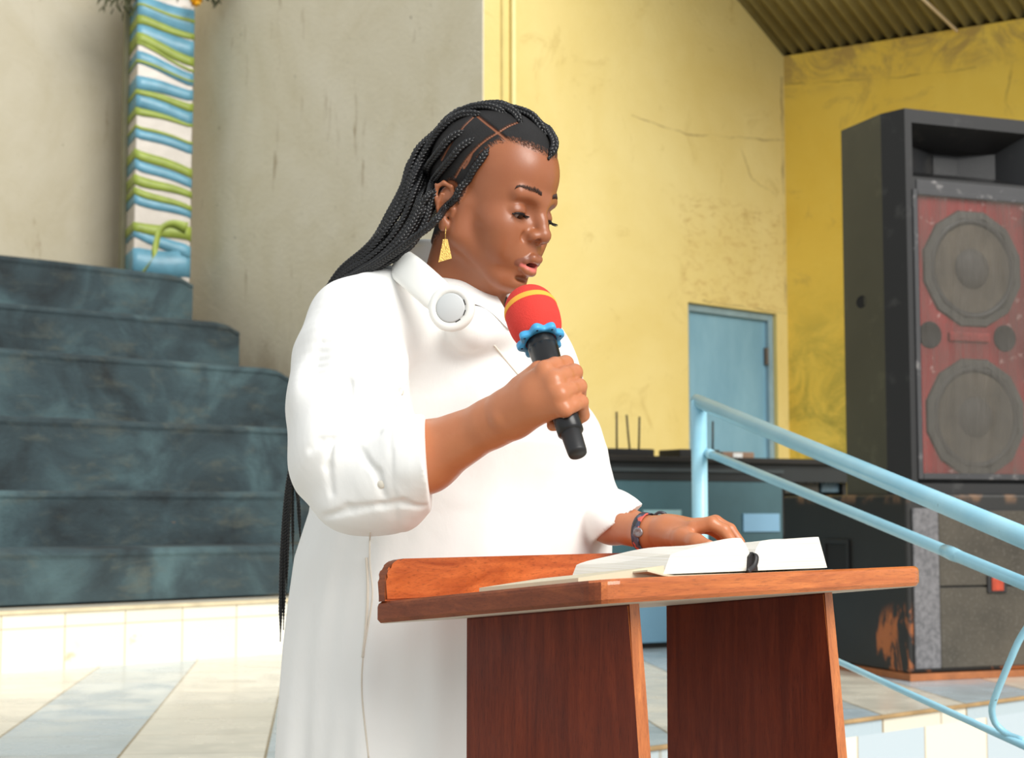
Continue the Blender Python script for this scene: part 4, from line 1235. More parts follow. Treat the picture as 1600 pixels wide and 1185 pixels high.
S.chain([elF, elF + (wrF - elF) * 0.5, wrF], [0.040, 0.033, 0.0245], 0.015, flat=(zz, 1.0))
for s_, yo in ((-1, 0), (1, 0)):
    hp = hips - R_ * s_ * 0.09 + np.array([0, 0, -0.10])
    kn = np.array([hp[0] + 0.01, hp[1], 0.47]); an = np.array([hp[0], hp[1], 0.085])
    S.chain([hp, kn, an], [0.085, 0.058, 0.040], 0.03)
    S.chain([an + np.array([0, 0, -0.045]) - F_ * 0.03, an + F_ * 0.09 + np.array([0, 0, -0.055]), an + F_ * 0.15 + np.array([0, 0, -0.062])], [0.036, 0.030, 0.022], 0.03)

# microphone axis
MT = P(828.5, 483.5, 2.187); ME = P(903, 710, 2.055)
MX = nrm(ME - MT); ML = np.linalg.norm(ME - MT)
def mic_at(py):
    """axis point of the microphone seen at picture row py"""
    lo_, hi_ = -0.3, 1.4
    for _ in range(40):
        m_ = (lo_ + hi_) / 2; q_ = MT + (ME - MT) * m_
        dz_ = q_[2] - P(800, py, q_[1])[2]
        if dz_ > 0: lo_ = m_
        else: hi_ = m_
    return MT + (ME - MT) * lo_
toCam = nrm(np.array([0, 0, CZ]) - mic_at(610))
side = nrm(np.cross(toCam, MX));                       # across the handle in the picture
if side[0] < 0: side = -side
front = nrm(np.cross(MX, side)); 
if front @ toCam < 0: front = -front
# gripping hand: palm back towards the camera, fingers round the handle
r0 = 0.0185
def gp(py, ang, rad):
    """point round the handle: 0 deg = picture right, 90 = towards the camera, 180 = picture left, -90 = away"""
    a = math.radians(ang); return mic_at(py) + side * rad * math.cos(a) + front * rad * math.sin(a)
kn_px = [(851, 577, 2.078), (866, 594, 2.066), (876, 616, 2.060), (883, 640, 2.060)]
knP = [P(*k) for k in kn_px]
palm_c = P(836, 622, 2.098)
for q_, rr_k, kk in ((knP[0], 0.0125, 0.020), (knP[1], 0.0135, 0.020), (knP[2], 0.013, 0.020), (knP[3], 0.0115, 0.020)):
    S.cone(wrN + (palm_c - wrN) * 0.15, q_ + (palm_c - q_) * 0.12, 0.0215, rr_k, kk)
S.cone(wrN, palm_c, 0.027, 0.025, 0.02)
S.cone(P(822, 606, 2.12), P(842, 580, 2.11), 0.020, 0.014, 0.015)
fin_rows = [(574, 582), (594, 600), (617, 622), (640, 644)]
fin_r = [0.0098, 0.0102, 0.0098, 0.0088]
for i in range(4):
    y0, y1 = fin_rows[i]; r = fin_r[i]
    pip = gp(y1 - 1, 18, r0 + r - 0.001 - (0.004 if i == 0 else 0) + (0.003 if i in (1, 2) else 0))
    mid_ = gp(y1 + 2, -38, r0 + r + 0.001); dip = gp(y1 + 3, -80, r0 + r); tip = gp(y1 + 3, -140, r0 + r - 0.001)
    S.chain([knP[i], (knP[i] + pip) / 2 + front * 0.002, pip], [r * 1.22, r * 1.08, r * 1.10], 0.0045)
    S.chain([pip, mid_, dip, tip], [r * 1.08, r * 0.98, r * 0.95, r * 0.85], 0.003)
# thumb round the far side of the handle
S.chain([P(812, 640, 2.135), gp(618, 195, 0.034), gp(592, 230, r0 + 0.011), gp(578, 270, r0 + 0.010)], [0.017, 0.0145, 0.0115, 0.010], 0.012)
# carpal bump
S.ell(P(783, 655, 2.112), (0.008, 0.006, 0.007), 0.012)

# resting left hand on the book
def bk(px, py, D): return P(px, py, D)
wl = wrF
pc = bk(1058, 835, 2.42)
S.chain([wl, bk(1038, 832, 2.44), pc], [0.0245, 0.0235, 0.021], 0.012)
k_ = [bk(1083, 826, 2.385), bk(1090, 822, 2.415), bk(1092, 822, 2.440), bk(1088, 825, 2.462)]
for q_ in k_: S.cone(bk(1045, 833, 2.43), q_, 0.019, 0.0115, 0.015)
fl_ = [[k_[0], bk(1112, 818, 2.375), bk(1131, 829, 2.372), bk(1143, 846, 2.372)],
       [k_[1], bk(1118, 816, 2.41), bk(1140, 828, 2.405), bk(1156, 848, 2.40)],
       [k_[2], bk(1116, 820, 2.435), bk(1138, 832, 2.43), bk(1152, 850, 2.43)],
       [k_[3], bk(1108, 826, 2.46), bk(1126, 837, 2.46), bk(1138, 850, 2.46)]]
for c_, r in zip(fl_, (0.0095, 0.0098, 0.0094, 0.0084)):
    S.chain(c_, [r * 1.12, r * 1.04, r * 0.96, r * 0.82], 0.0035)
S.chain([bk(1040, 838, 2.425), bk(1066, 842, 2.375), bk(1088, 848, 2.345), bk(1110, 855, 2.325)], [0.0165, 0.0145, 0.0115, 0.0092], 0.009)

# part lines of the hair, laid on the scalp
lines2d = [[(744, 181), (760, 194), (778, 208), (795, 222)], [(812, 192), (796, 198), (779, 208), (757, 222), (738, 240), (724, 258), (713, 276)],
           [(744, 182), (728, 197), (714, 214), (702, 232), (692, 250)], [(738, 240), (733, 252), (726, 262)]]
parts3 = [np.array([S.hit(*p) for p in catmull(np.array([(a_, b_, 0.0) for a_, b_ in L_]), 34)[:, :2]]) for L_ in lines2d]
mir = []
for L_ in parts3:
    q_ = to_head(L_); q_[:, 1] *= -1; mir.append(HO + (q_ * HS) @ HM.T)
PARTS = np.vstack(parts3 + mir)
def part_dist(p):
    d = np.full(len(p), 1.0)
    for q_ in PARTS: d = np.minimum(d, ((p - q_) ** 2).sum(1))
    return np.sqrt(d)
_base_ev = S.ev
bare = Shape(); bare.st = list(S.st); bare.lo = S.lo; bare.hi = S.hi
def hair_disp(p):
    m = hair_mask(p, 9.0)
    near = m > 0.01
    out = np.zeros(len(p))
    if near.any():
        pd = part_dist(p[near]); out[near] = -0.0035 * m[near] * np.clip((pd - 0.0012) / 0.004, 0, 1)
    return out
S.add(hair_disp, h(0, 0, 45), 0.115, 0, 'd')

import time as _t
t0 = _t.time()
hv, hfc = S.mesh(0.0017)
# skin tones: real colours of lips, scalp and palms, plus painted arm light and nostril shade
q = to_head(hv)
skin = np.tile(np.array(lin((158, 97, 64))), (len(hv), 1))
def blend(mask, c): 
    global skin
    skin = skin * (1 - mask[:, None]) + np.array(lin(c)) * mask[:, None]
hd_near = (np.abs(q) < 140).all(1)
def poly_d(p, pts):
    d = np.full(len(p), 1e9)
    for a_, b_ in zip(pts[:-1], pts[1:]):
        a_ = np.array(a_, float); b_ = np.array(b_, float); t_ = np.clip(((p - a_) @ (b_ - a_)) / ((b_ - a_) @ (b_ - a_)), 0, 1)
        d = np.minimum(d, np.linalg.norm(p - a_ - t_[:, None] * (b_ - a_), axis=1))
    return d
face = hd_near & (q[:, 0] > 60)
def fmask(c, r0_, r1_, pts=None):
    m_ = np.zeros(len(hv)); qq = q[face]
    d = poly_d(qq, pts) if pts is not None else np.linalg.norm((qq - np.array(c)) / np.array(r0_), axis=1)
    m_[face] = np.clip((r1_ - d) / (r1_ - r0_), 0, 1) if pts is not None else np.clip((r1_ - d) / 0.35, 0, 1)
    return m_
blend(0.75 * fmask(None, 5.2, 6.8, [(p[0], p[1], p[2] + 0.8) for p in up]), (122, 74, 60))
blend(0.95 * fmask(None, 5.6, 7.0, [(p[0] + 1, p[1] * 0.8, p[2] + 1.6) for p in dn]), (226, 122, 114))
blend(fmask((94, 0, -67), (14, 13, 3.6), 1.0), (70, 26, 22))
for s_ in (-1, 1):
    blend(0.8 * fmask((102, 10 * s_, -33), (5.5, 4.2, 5.2), 1.0), (66, 32, 22))  # nostrils coloured dark to stand for the shade inside
    blend(0.35 * fmask((82, EY * s_, EZ + 2), (16, 18, 12), 1.1), (136, 82, 58))
hmask = hair_mask(hv, 13.0) * hd_near
rn = RNG.uniform(-1, 1, len(hv))
pd = part_dist(hv[hmask > 0]); pm = np.ones(len(hv)); pm[hmask > 0] = np.clip((pd - 0.0014) / 0.0022, 0, 1)
blend(np.clip(hmask * 1.3 + rn * 0.5 * (hmask > 0.05) * (hmask < 0.9), 0, 1) * (0.25 + 0.75 * pm), (17, 14, 14))
# palms and nails of the hands a little lighter
def spot(c, r, colr, a_=1.0):
    d = np.linalg.norm(hv - c, axis=1); blend(a_ * np.clip((r - d) / (r * 0.35), 0, 1), colr)
spot(bk(1111, 851, 2.316), 0.0085, (196, 140, 112), 0.8)
spot(bk(1090, 828, 2.36), 0.014, (186, 124, 94), 0.4)

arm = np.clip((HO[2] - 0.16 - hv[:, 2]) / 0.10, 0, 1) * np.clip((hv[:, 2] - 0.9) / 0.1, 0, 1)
skin = np.where((arm > 0)[:, None], skin * (1 - arm[:, None]) + arm[:, None] * skin * np.array([1.58, 1.68, 1.72]), skin)  # arms lightened in colour to imitate the bright light on them
M_skin = NT('warm brown skin'); at = M_skin.new('ShaderNodeAttribute', attribute_name='tone').outputs['Color']
gp_ = M_skin.new('ShaderNodeNewGeometry').outputs['Position']
n1 = M_skin.noise(gp_, 28, 5, 0.6); n2 = M_skin.noise(gp_, 420, 3, 0.6)
cs = M_skin.mix(M_skin.maprange(n1, 0.35, 0.7, 0.0, 0.22), at, M_skin.mix(1.0, at, (0.80, 0.62, 0.55), 'MULTIPLY'))
lum = M_skin.new('ShaderNodeRGBToBW'); M_skin.lk(at, lum.inputs[0]); isk = M_skin.maprange(lum.outputs[0], 0.03, 0.10)
hb = M_skin.bump(M_skin.math('MULTIPLY', M_skin.noise(gp_, 700, 3, 0.7), M_skin.math('SUBTRACT', 1.0, isk)), 1.0, 0.0015, M_skin.bump(n2, 0.12, 0.0008))
M_skin = M_skin.fin(cs, M_skin.math('ADD', M_skin.maprange(n1, 0.3, 0.7, 0.31, 0.42), M_skin.maprange(isk, 0.0, 1.0, 0.34, 0.0)), hb, **{'Subsurface Weight': 0.08, 'Subsurface Radius': (0.012, 0.005, 0.003), 'Subsurface Scale': 0.5, 'Specular IOR Level': 0.5})

pr = hips.copy(); pr[2] = 0
person = thing('person', 'woman with long black braids in a loose white shirt dress, reading and holding a microphone', 'person', (pr[0], pr[1], 0))
def own(o):
    o.parent = person; o.matrix_parent_inverse = Matrix.Translation((-pr[0], -pr[1], 0)); return o
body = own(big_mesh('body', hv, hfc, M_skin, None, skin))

# eyes --------------------------------------------------------------
M_eye = NT('eye'); co = M_eye.coord(); x, y, z = M_eye.sep(co)
ang_ = M_eye.math('SQRT', M_eye.math('ADD', M_eye.math('MULTIPLY', y, y), M_eye.math('MULTIPLY', z, z)))
ce = M_eye.ramp(M_eye.math('MULTIPLY', ang_, 100.0), [(0.0, (8, 6, 6)), (0.26, (8, 6, 6)), (0.30, (46, 24, 14)), (0.60, (30, 15, 10)), (0.66, (150, 128, 118))])
fr = M_eye.math('GREATER_THAN', x, 0.0); ce = M_eye.mix(fr, (220, 206, 200), ce)
M_eye = M_eye.fin(ce, 0.08)
M_lash = simple('black lashes', (14, 10, 10), 0.5)
for s_ in (-1, 1):
    bm = bmesh.new(); bmesh.ops.create_uvsphere(bm, u_segments=32, v_segments=20, radius=12.4 * HS)
    e_ = bm_obj('eye', bm, M_eye, None, True)
    c = h(EF, EY * s_, EZ); g_ = nrm(hf * math.cos(math.radians(27)) - hu * math.sin(math.radians(27)) + hl * 0.06)
    e_.matrix_world = axis_matrix(c, np.cross(g_, hl), g_); own(e_)

# eyebrows and lashes: many fine hairs, one mesh each ------------------
def hairs(name, items, mat, seg=4):
    VV, FF, b = [], [], 0
    for c, r in items:
        v, f = tube_data(c, r, seg, base=b); VV.append(v); FF += f; b += len(v)
    return mesh_obj(name, np.vstack(VV), FF, mat, None, smooth=True)
rb_ = random.Random(5)
M_brow = simple('dark brow hair', (60, 38, 28), 0.6)
for s_ in (-1, 1):
    br = np.array([(93, 12, 29), (91, 20, 32), (87, 30, 34), (80, 40, 33), (72, 48, 28)], float)
    bc = catmull(br, 90); it = []
    for i in range(4, 86):
        t_ = i / 90; wd = 2.6 * min(1, (t_ + 0.25) * 1.2) * (1.0 if t_ < 0.55 else max(0.2, (1 - t_) / 0.45))
        for k in range(2):
            o_ = rb_.uniform(-wd, wd)
            p0 = h(bc[i][0], bc[i][1] * s_, bc[i][2] + o_); dirv = hm(*((bc[min(i + 6, 89)] - bc[i - 4])))
            dirv = HM @ (np.array([dirv[0], dirv[1] * s_, dirv[2]]) ); dirv = nrm(dirv + hu * (0.5 if t_ < 0.4 else 0.05) * 0.8 - hu * 0.1 * o_ / 3)
            q3 = S.snap(np.array([p0, p0 + dirv * 0.0028, p0 + dirv * 0.0056]), 0.0005, 4)
            it.append((q3, [0.00024, 0.00022, 0.00008]))
    own(hairs('eyebrow', it, M_brow))
    # upper lash line with long lashes, short lower line
    lp = []
    for t_ in np.linspace(-1, 1, 22):
        lat = EY + 0.5 + 13.2 * t_; dd_ = 13.2 * math.sqrt(max(0.02, 1 - (t_ * 0.93) ** 2))
        lp.append(h(EF + 0.90 * dd_ + 1.0, lat * s_, EZ - 3.0 + 1.0 * (1 - t_ * t_) - 1.6 * abs(t_)))
    lp = S.snap(np.array(lp), 0.0006, 4); 
    it = [(catmull(lp, 30), 0.0012)]
    for t_ in np.linspace(0.04, 0.96, 30):
        p0 = lp[int(t_ * 21)] * (1 - (t_ * 21) % 1) + lp[min(21, int(t_ * 21) + 1)] * ((t_ * 21) % 1)
        lat = (t_ - 0.42) * 2 * s_
        d0 = nrm(hf * 1.0 - hu * 0.55 + hl * lat * 0.9); d1 = nrm(hf * 1.0 + hu * 0.30 + hl * lat * 1.3)
        L_ = 0.0075 * (0.8 + 0.4 * t_)
        it.append((np.array([p0, p0 + d0 * L_ * 0.45, p0 + d0 * L_ * 0.75 + d1 * L_ * 0.25, p0 + d0 * L_ * 0.8 + d1 * L_ * 0.6]), [0.00045, 0.0004, 0.0003, 0.0001]))
    own(hairs('eyelashes', it, M_lash))

# braids --------------------------------------------------------------
M_hair = NT('black braided hair'); gq = M_hair.coord('Object')
nh = M_hair.noise(gq, 900, 2, 0.6)
M_hair = M_hair.fin(M_hair.ramp(nh, [(0.3, (9, 9, 10)), (0.7, (26, 25, 27))]), 0.33, M_hair.bump(nh, 0.4, 0.0006), **{'Specular IOR Level': 0.5})
def braid_curve(pts, w, n_per=11, tight=1.62, taper=None):
    L_ = np.linalg.norm(np.diff(pts, axis=0), axis=1).sum(); per = w * tight
    n = max(int(L_ / per * n_per), 24)
    c = catmull(pts, n); t_, a_, b_ = frames(c, tuple(nrm(toCam)))
    s_ = np.r_[0, np.cumsum(np.linalg.norm(np.diff(c, axis=0), axis=1))]
    env = np.ones(n)
    env *= np.clip(s_ / (w * 1.2), 0.35, 1)
    end = np.clip((s_[-1] - s_) / (w * 5), 0.25, 1); env *= end
    if taper is not None: env *= np.interp(s_ / s_[-1], [0, 1], taper)
    out = []
    for k in range(3):
        ph = 2 * math.pi * s_ / per + 2 * math.pi * k / 3
        # a lies across the picture (frame started from the view direction), b towards it
        out.append((c + a_ * (0.30 * w * env * np.sin(ph))[:, None] + b_ * (0.17 * w * env * np.sin(2 * ph))[:, None], 0.285 * w * env))
    return out
def braid(pts, w, tight=1.62, taper=None):
    return own(hairs('braid', braid_curve(np.asarray(pts, float), w, 11, tight, taper), M_hair, 6))
def on_head(px, py, off):
    p = S.hit(px, py); return S.snap(p, off, 4)[0]
BACK = [(486, 520, 2.52), (470, 600, 2.66), (470, 680, 2.74)]
NB = 0
tails = {0: (438, 1003), 1: (443, 985), 2: (458, 880), 3: (470, 860), 4: (448, 930), 5: (470, 800)}
def run(on, offp, w, lift=0.006, tail=None, jit=0.0):
    pts = [on_head(x, y, lift * (-0.35 if i == 0 else (0.7 if i == 1 else 1))) for i, (x, y) in enumerate(on)]
    k = len(offp)
    for i, q_ in enumerate(offp):
        pts.append(P(q_[0] + rb_.uniform(-jit, jit), q_[1] + rb_.uniform(-jit, jit), q_[2]))
    for q_ in BACK: pts.append(P(q_[0] + rb_.uniform(-5, 7), q_[1], q_[2] + rb_.uniform(-0.01, 0.02)))
    if tail is not None:
        tx, ty = tail
        pts.append(P(459 + (tx - 459) * 0.3, 740, 2.78)); pts.append(P(452 + (tx - 452) * 0.8, 860 if ty > 900 else 790, 2.82)); pts.append(P(tx, ty, 2.84))
    else: pts.append(P(520 + rb_.uniform(-25, 25), 700, 2.86))
    return braid(pts, w, taper=(1.0, 0.62 if tail is not None else 0.7))
rows = [
 ([(765, 229), (755, 248), (742, 267), (734, 282), (722, 298), (710, 312), (698, 327)], [(685, 340, 2.298), (671, 354, 2.30), (657, 365, 2.305), (640, 378, 2.315), (622, 392, 2.33), (585, 416, 2.365), (540, 440, 2.41), (508, 470, 2.44)], 0.0108),
 ([(745, 213), (723, 231), (709, 249), (692, 269), (681, 284)], [(670, 302, 2.345), (659, 320, 2.345), (645, 350, 2.345), (624, 382, 2.345), (594, 408, 2.36), (556, 430, 2.395), (528, 446, 2.42), (506, 470, 2.45)], 0.0110),
 ([(728, 201), (707, 219), (690, 240), (674, 262), (664, 284)], [(655, 312, 2.36), (640, 346, 2.36), (617, 380, 2.365), (586, 408, 2.38), (548, 430, 2.41), (505, 468, 2.46)], 0.0110),
 ([(713, 190), (692, 204), (673, 230), (660, 258)], [(648, 300, 2.375), (632, 338, 2.375), (608, 374, 2.38), (574, 406, 2.395), (538, 430, 2.425), (504, 470, 2.465)], 0.0112),
 ([(795, 178), (766, 171), (736, 174), (706, 186), (681, 208), (664, 236)], [(648, 276, 2.385), (630, 318, 2.385), (606, 358, 2.39), (574, 394, 2.405), (536, 426, 2.435), (503, 471, 2.47)], 0.0112),
 ([(816, 194), (802, 179), (774, 169), (738, 168), (703, 177), (676, 196)], [(651, 234, 2.40), (636, 274, 2.40), (617, 318, 2.40), (595, 360, 2.405), (565, 398, 2.42), (532, 428, 2.445), (501, 473, 2.475)], 0.0112),
 ([(690, 276), (676, 296)], [(664, 322, 2.35), (651, 350, 2.35), (632, 380, 2.35), (602, 406, 2.365), (560, 430, 2.395), (507, 471, 2.45)], 0.0105),
 ([(668, 240), (660, 264)], [(650, 300, 2.38), (634, 340, 2.38), (608, 378, 2.385), (572, 408, 2.40), (536, 434, 2.43), (505, 467, 2.46)], 0.0112),
 ([(664, 216)], [(644, 252, 2.41), (629, 292, 2.41), (608, 336, 2.415), (584, 374, 2.42), (550, 410, 2.44), (504, 462, 2.47)], 0.0112),
 ([(682, 290), (674, 312)], [(668, 340, 2.345), (655, 366, 2.345), (634, 390, 2.35), (600, 414, 2.37), (550, 438, 2.405), (510, 470, 2.45)], 0.0105),
 ([(757, 163 + 14), (722, 183), (694, 204)], [(664, 236, 2.395), (646, 272, 2.395), (627, 312, 2.395), (603, 352, 2.40), (570, 390, 2.41), (532, 424, 2.44), (504, 468, 2.468)], 0.0112),
 ([(672, 262), (664, 290)], [(658, 328, 2.385), (642, 362, 2.385), (618, 390, 2.39), (580, 414, 2.405), (540, 436, 2.43), (508, 470, 2.46)], 0.0112),
 ([(668, 300)], [(664, 332, 2.37), (650, 362, 2.365), (625, 392, 2.37), (590, 416, 2.385), (545, 440, 2.42), (508, 472, 2.455)], 0.0108),
 ([(660, 280)], [(646, 322, 2.40), (630, 358, 2.40), (604, 388, 2.405), (570, 416, 2.415), (534, 440, 2.44), (505, 472, 2.47)], 0.0112),
]
for i, (on, off, w) in enumerate(rows): run(on, off, w, 0.0058, tails.get(i), 1.2)
# far front of the hairline, running over the contour of the head
for on in ([(856, 250)],):
    pts = [on_head(x, y, 0.001) for x, y in on]
    q_ = to_head(pts[-1]); 
    for (f_, l_, u_) in ((62, 2, 93), (52, 10, 104), (32, 24, 119), (-10, 40, 124), (-60, 52, 100), (-95, 40, 62), (-112, 28, 10), (-122, 15, -50)):
        pts.append(S.snap(h(f_, l_, u_), 0.006, 5)[0] if u_ > 20 else h(f_, l_, u_))
    pts += [P(545, 440, 2.50), P(505, 500, 2.62), P(520, 640, 2.86)]
    braid(pts, 0.0125, taper=(1, .7))
# the rest of the head: crown, far side and nape, laid in head space
for j, (l0, fr0, u0) in enumerate([(6, 58, 108), (20, 54, 106), (34, 44, 104), (46, 30, 98), (56, 12, 88), (62, -5, 78), (66, -12, 60), (68, -25, 42), (-4, 10, 134), (12, -10, 136), (28, -25, 130), (42, -35, 118), (54, -45, 98), (60, -52, 74), (62, -58, 50), (-16, -40, 128), (-30, -50, 118), (-44, -56, 104)]):
    pts = [S.snap(h(fr0, l0, u0), 0.001, 5)[0]]
    ll = l0 * 0.95
    for t_ in (0.3, 0.6, 0.85):
        f_ = fr0 + (-100 - fr0) * t_; u_ = u0 * (1 - t_) + 40 * t_ + (26 * math.sin(math.pi * t_))
        pts.append(S.snap(h(f_, ll * (1 - 0.3 * t_), u_), 0.0062, 6)[0])
    pts += [h(-112, ll * 0.6, 5), h(-120, ll * 0.45, -30), P(560 + ll * 0.25, 425, 2.45 + ll * 0.0008), P(516 + ll * 0.1, 470, 2.50 + ll * 0.0008), P(505, 560, 2.70), P(530 + ll * 0.4, 700, 2.88)]
    braid(pts, 0.0125, taper=(1, .7))

# shirt dress ---------------------------------------------------------
DS = Shape()
cut_n = np.array([1.0, 0.0, 0.06]); cut_n /= np.linalg.norm(cut_n)
tabY = [400, 440, 480, 520, 560, 600, 640, 700, 740, 800, 870, 940, 1000, 1100, 1185, 1400, 1500]
tabR = [740, 765, 795, 832, 868, 900, 928, 956, 963, 964, 962, 962, 964, 968, 972, 985, 990]
tabL = [640, 600, 560, 530, 512, 505, 500, 494, 492, 484, 462, 452, 446, 441, 438, 425, 420]
tabD = [2.52, 2.54, 2.56, 2.58, 2.60, 2.61, 2.62, 2.635, 2.645, 2.655, 2.665, 2.67, 2.67, 2.67, 2.67, 2.67, 2.67]
nrmA = av; A2 = LA
zz_, cx_, cy_, rw_ = [], [], [], []
for y_, r_, l_, d_ in zip(tabY, tabR, tabL, tabD):
    W2 = (r_ - l_) / 2 * d_ / FPX; px_ = (r_ + l_) / 2
    rF = W2 * 0.93
    if y_ > 800:
        while -((P(px_, y_, d_) - A2) @ nrmA) < rF + 0.012: d_ += 0.005
        W2 = (r_ - l_) / 2 * d_ / FPX
    q_ = P(px_, y_, d_); zz_.append(q_[2]); cx_.append(q_[0]); cy_.append(q_[1]); rw_.append(W2)
zz_, cx_, cy_, rw_ = [np.array(v)[::-1] for v in (zz_, cx_, cy_, rw_)]
ztop = P(700, 440, 2.52)[2]; zhem = 0.42
def torso_fn(p):
    z = np.clip(p[:, 2], zz_[0], zz_[-1])
    cx = np.interp(z, zz_, cx_); cy = np.interp(z, zz_, cy_); w = np.interp(z, zz_, rw_)
    dx = p[:, 0] - cx; dy = p[:, 1] - cy
    w = w * 0.975; a_ = dx * F_[0] + dy * F_[1]; b_ = -(dx * R_[0] + dy * R_[1])
    rF, rR = w * 0.93, w * 1.10
    n_ = 2.2
    k0 = (np.abs(a_ / rF) ** n_ + np.abs(b_ / rR) ** n_) ** (1 / n_) + 1e-9
    ang = np.arctan2(b_ / rR, a_ / rF)
    d = (k0 - 1) * w * 0.93 + 0.006
    # loose vertical folds, growing towards the hem
    zt = np.clip((1.25 - p[:, 2]) / 0.6, 0, 1)
    d -= zt * (0.0065 * np.sin(9 * ang + 1.2 * np.sin(p[:, 2] * 3.1)) + 0.003 * np.sin(17 * ang + 2.0 + p[:, 2] * 2.3) + 0.0016 * np.sin(31 * ang - p[:, 2] * 4))
    return np.maximum(d, np.maximum(p[:, 2] - ztop, zhem - p[:, 2]))
# only the useful height band; reach covers the whole skirt
DS.add(torso_fn, np.array([cx_.mean(), cy_.mean(), 0.5 * (zhem + ztop)]), 0.72, 0.0)
DS.lo[-1] = np.array([cx_.mean() - 0.36, cy_.mean() - 0.36, zhem - 0.02]); DS.hi[-1] = np.array([cx_.mean() + 0.36, cy_.mean() + 0.36, ztop + 0.02])
# shoulders and the back of the yoke
shT = P(604, 452, 2.40)
DS.chain([P(655, 454, 2.47), P(604, 479, 2.41), P(560, 508, 2.37)], [0.044, 0.051, 0.064], 0.04)
DS.chain([P(760, 472, 2.60), P(792, 525, 2.66), P(822, 590, 2.70)], [0.042, 0.054, 0.062], 0.05)
DS.ell(P(650, 530, 2.60), (0.13, 0.15, 0.10), 0.04, BM)
DS.ell(P(800, 600, 2.50), (0.10, 0.12, 0.13), 0.08, BM)
# cover the chest, shoulders and far upper arm with some ease
DS.cone(nb + np.array([0, 0, -0.08]), shN, 0.060, 0.058, 0.04)
DS.cone(nb + np.array([0, 0, -0.08]), shF, 0.060, 0.058, 0.04)
DS.cone(shF, elF, 0.064, 0.054, 0.03)
DS.cone(P(738, 513, 2.365), P(788, 512, 2.40), 0.034, 0.030, 0.03)
DS.ell(chest, (0.136, 0.186, 0.200), 0.04, BM)
# near sleeve, cut straight at the rolled cuff
SL = Shape()
SL.chain([P(558, 506, 2.375), P(545, 560, 2.345), P(546, 640, 2.315), P(556, 715, 2.29), P(578, 752, 2.275)], [0.064, 0.079, 0.088, 0.092, 0.073], 0.02)
SL.chain([P(578, 752, 2.275), P(612, 748, 2.245), P(652, 722, 2.215), P(690, 712, 2.19)], [0.073, 0.066, 0.060, 0.055], 0.02)
SL.ell(P(572, 786, 2.27), (0.060, 0.055, 0.036), 0.03)
cuff_c = P(668, 722, 2.20)
def sleeve_fn(p):
    d = SL.ev_(p, SL.st)
    # drag folds from the bent elbow and soft vertical ripples on the upper arm
    e = P(600, 745, 2.20); q_ = p - e; r_ = np.linalg.norm(q_, axis=1)
    a_ = np.arctan2(q_[:, 2], q_[:, 0])
    d -= 0.0026 * np.sin(5 * a_ + 14 * r_) * np.exp(-((r_ - 0.11) / 0.04) ** 2)
    q2 = p - P(520, 560, 2.3)
    d -= 0.0035 * np.sin(60 * q2[:, 0] + 14 * q2[:, 2] + 1.5 * np.sin(q2[:, 2] * 20)) * np.exp(-((q2[:, 2] + 0.06) / 0.10) ** 2)
    d -= 0.0022 * np.sin(130 * q2[:, 0] - 40 * q2[:, 2]) * np.exp(-((q2[:, 2] + 0.02) / 0.06) ** 2)
    # turned-up cuff: a raised band
    t_ = (p - cuff_c) @ cut_n
    d -= 0.0028 * np.clip(1 - np.abs(t_ + 0.022) / 0.022, 0, 1) ** 0.3 * (t_ < 0.01)
    d = np.maximum(d, t_)
    # hollow mouth of the sleeve
    ax = nrm(wrN - elN); m0 = cuff_c - np.array([0.0, 0.0, 0.0]); w = p - P(640, 726, 2.225); al = w @ ax
    rad = np.linalg.norm(w - np.outer(al, ax), axis=1)
    return d
DS.add(sleeve_fn, P(580, 660, 2.29), 0.235, 0.012)
# far sleeve
SF_ = Shape()
SF_.chain([P(822, 590, 2.70), P(880, 690, 2.70), P(906, 786, 2.63), P(962, 818, 2.545), P(1000, 830, 2.49)], [0.062, 0.060, 0.054, 0.042, 0.036], 0.03)
fcut = nrm(wrF - elF); fpl = nrm(np.array([0.60, -0.1, -0.80]))
def far_fn(p):
    d = SF_.ev_(p, SF_.st) - 0.002 * np.sin(80 * p[:, 0] + 60 * p[:, 2])
    t_ = (p - P(984, 802, 2.50)) @ fpl
    rad = np.linalg.norm((p - elF) - np.outer((p - elF) @ fcut, fcut), axis=1)
    return np.maximum(d, t_)
DS.add(far_fn, P(915, 700, 2.63), 0.22, 0.015)
# gathers along the shoulder seam
seam = np.array([DS.hit(x, y, 2.1) for x, y in [(585, 432), (556, 448), (532, 470), (514, 500), (502, 535), (496, 572)]])
seam_c = catmull(seam, 60)
sarc = np.r_[0, np.cumsum(np.linalg.norm(np.diff(seam_c, axis=0), axis=1))]
def gather_fn(p):
    out = np.zeros(len(p)); m = ((p - seam_c[30]) ** 2).sum(1) < 0.13 ** 2
    if m.any():
        q_ = p[m]; dd_ = np.full(len(q_), 9.0); ar = np.zeros(len(q_)); sd_ = np.zeros(len(q_))
        for i in range(60):
            e = np.linalg.norm(q_ - seam_c[i], axis=1); b_ = e < dd_; dd_[b_] = e[b_]; ar[b_] = sarc[i] + ((q_ - seam_c[i]) @ nrm(seam_c[min(i + 1, 59)] - seam_c[max(i - 1, 0)]))[b_]
            sd_[b_] = (q_ - seam_c[i])[b_] @ np.array([0.7, 0, -0.3])
        w_ = np.exp(-dd_ / 0.022) * (ar > 0.02)
        sid = 0.35 + 0.65 * (sd_ > 0)
        out[m] = -0.0014 * w_ * sid * np.sin(2 * math.pi * ar / 0.0125 + 1.5 * np.sin(ar * 60)) + 0.001 * np.exp(-(dd_ / 0.003) ** 2)
    return out
DS.add(gather_fn, seam_c[30], 0.13, 0, 'd')
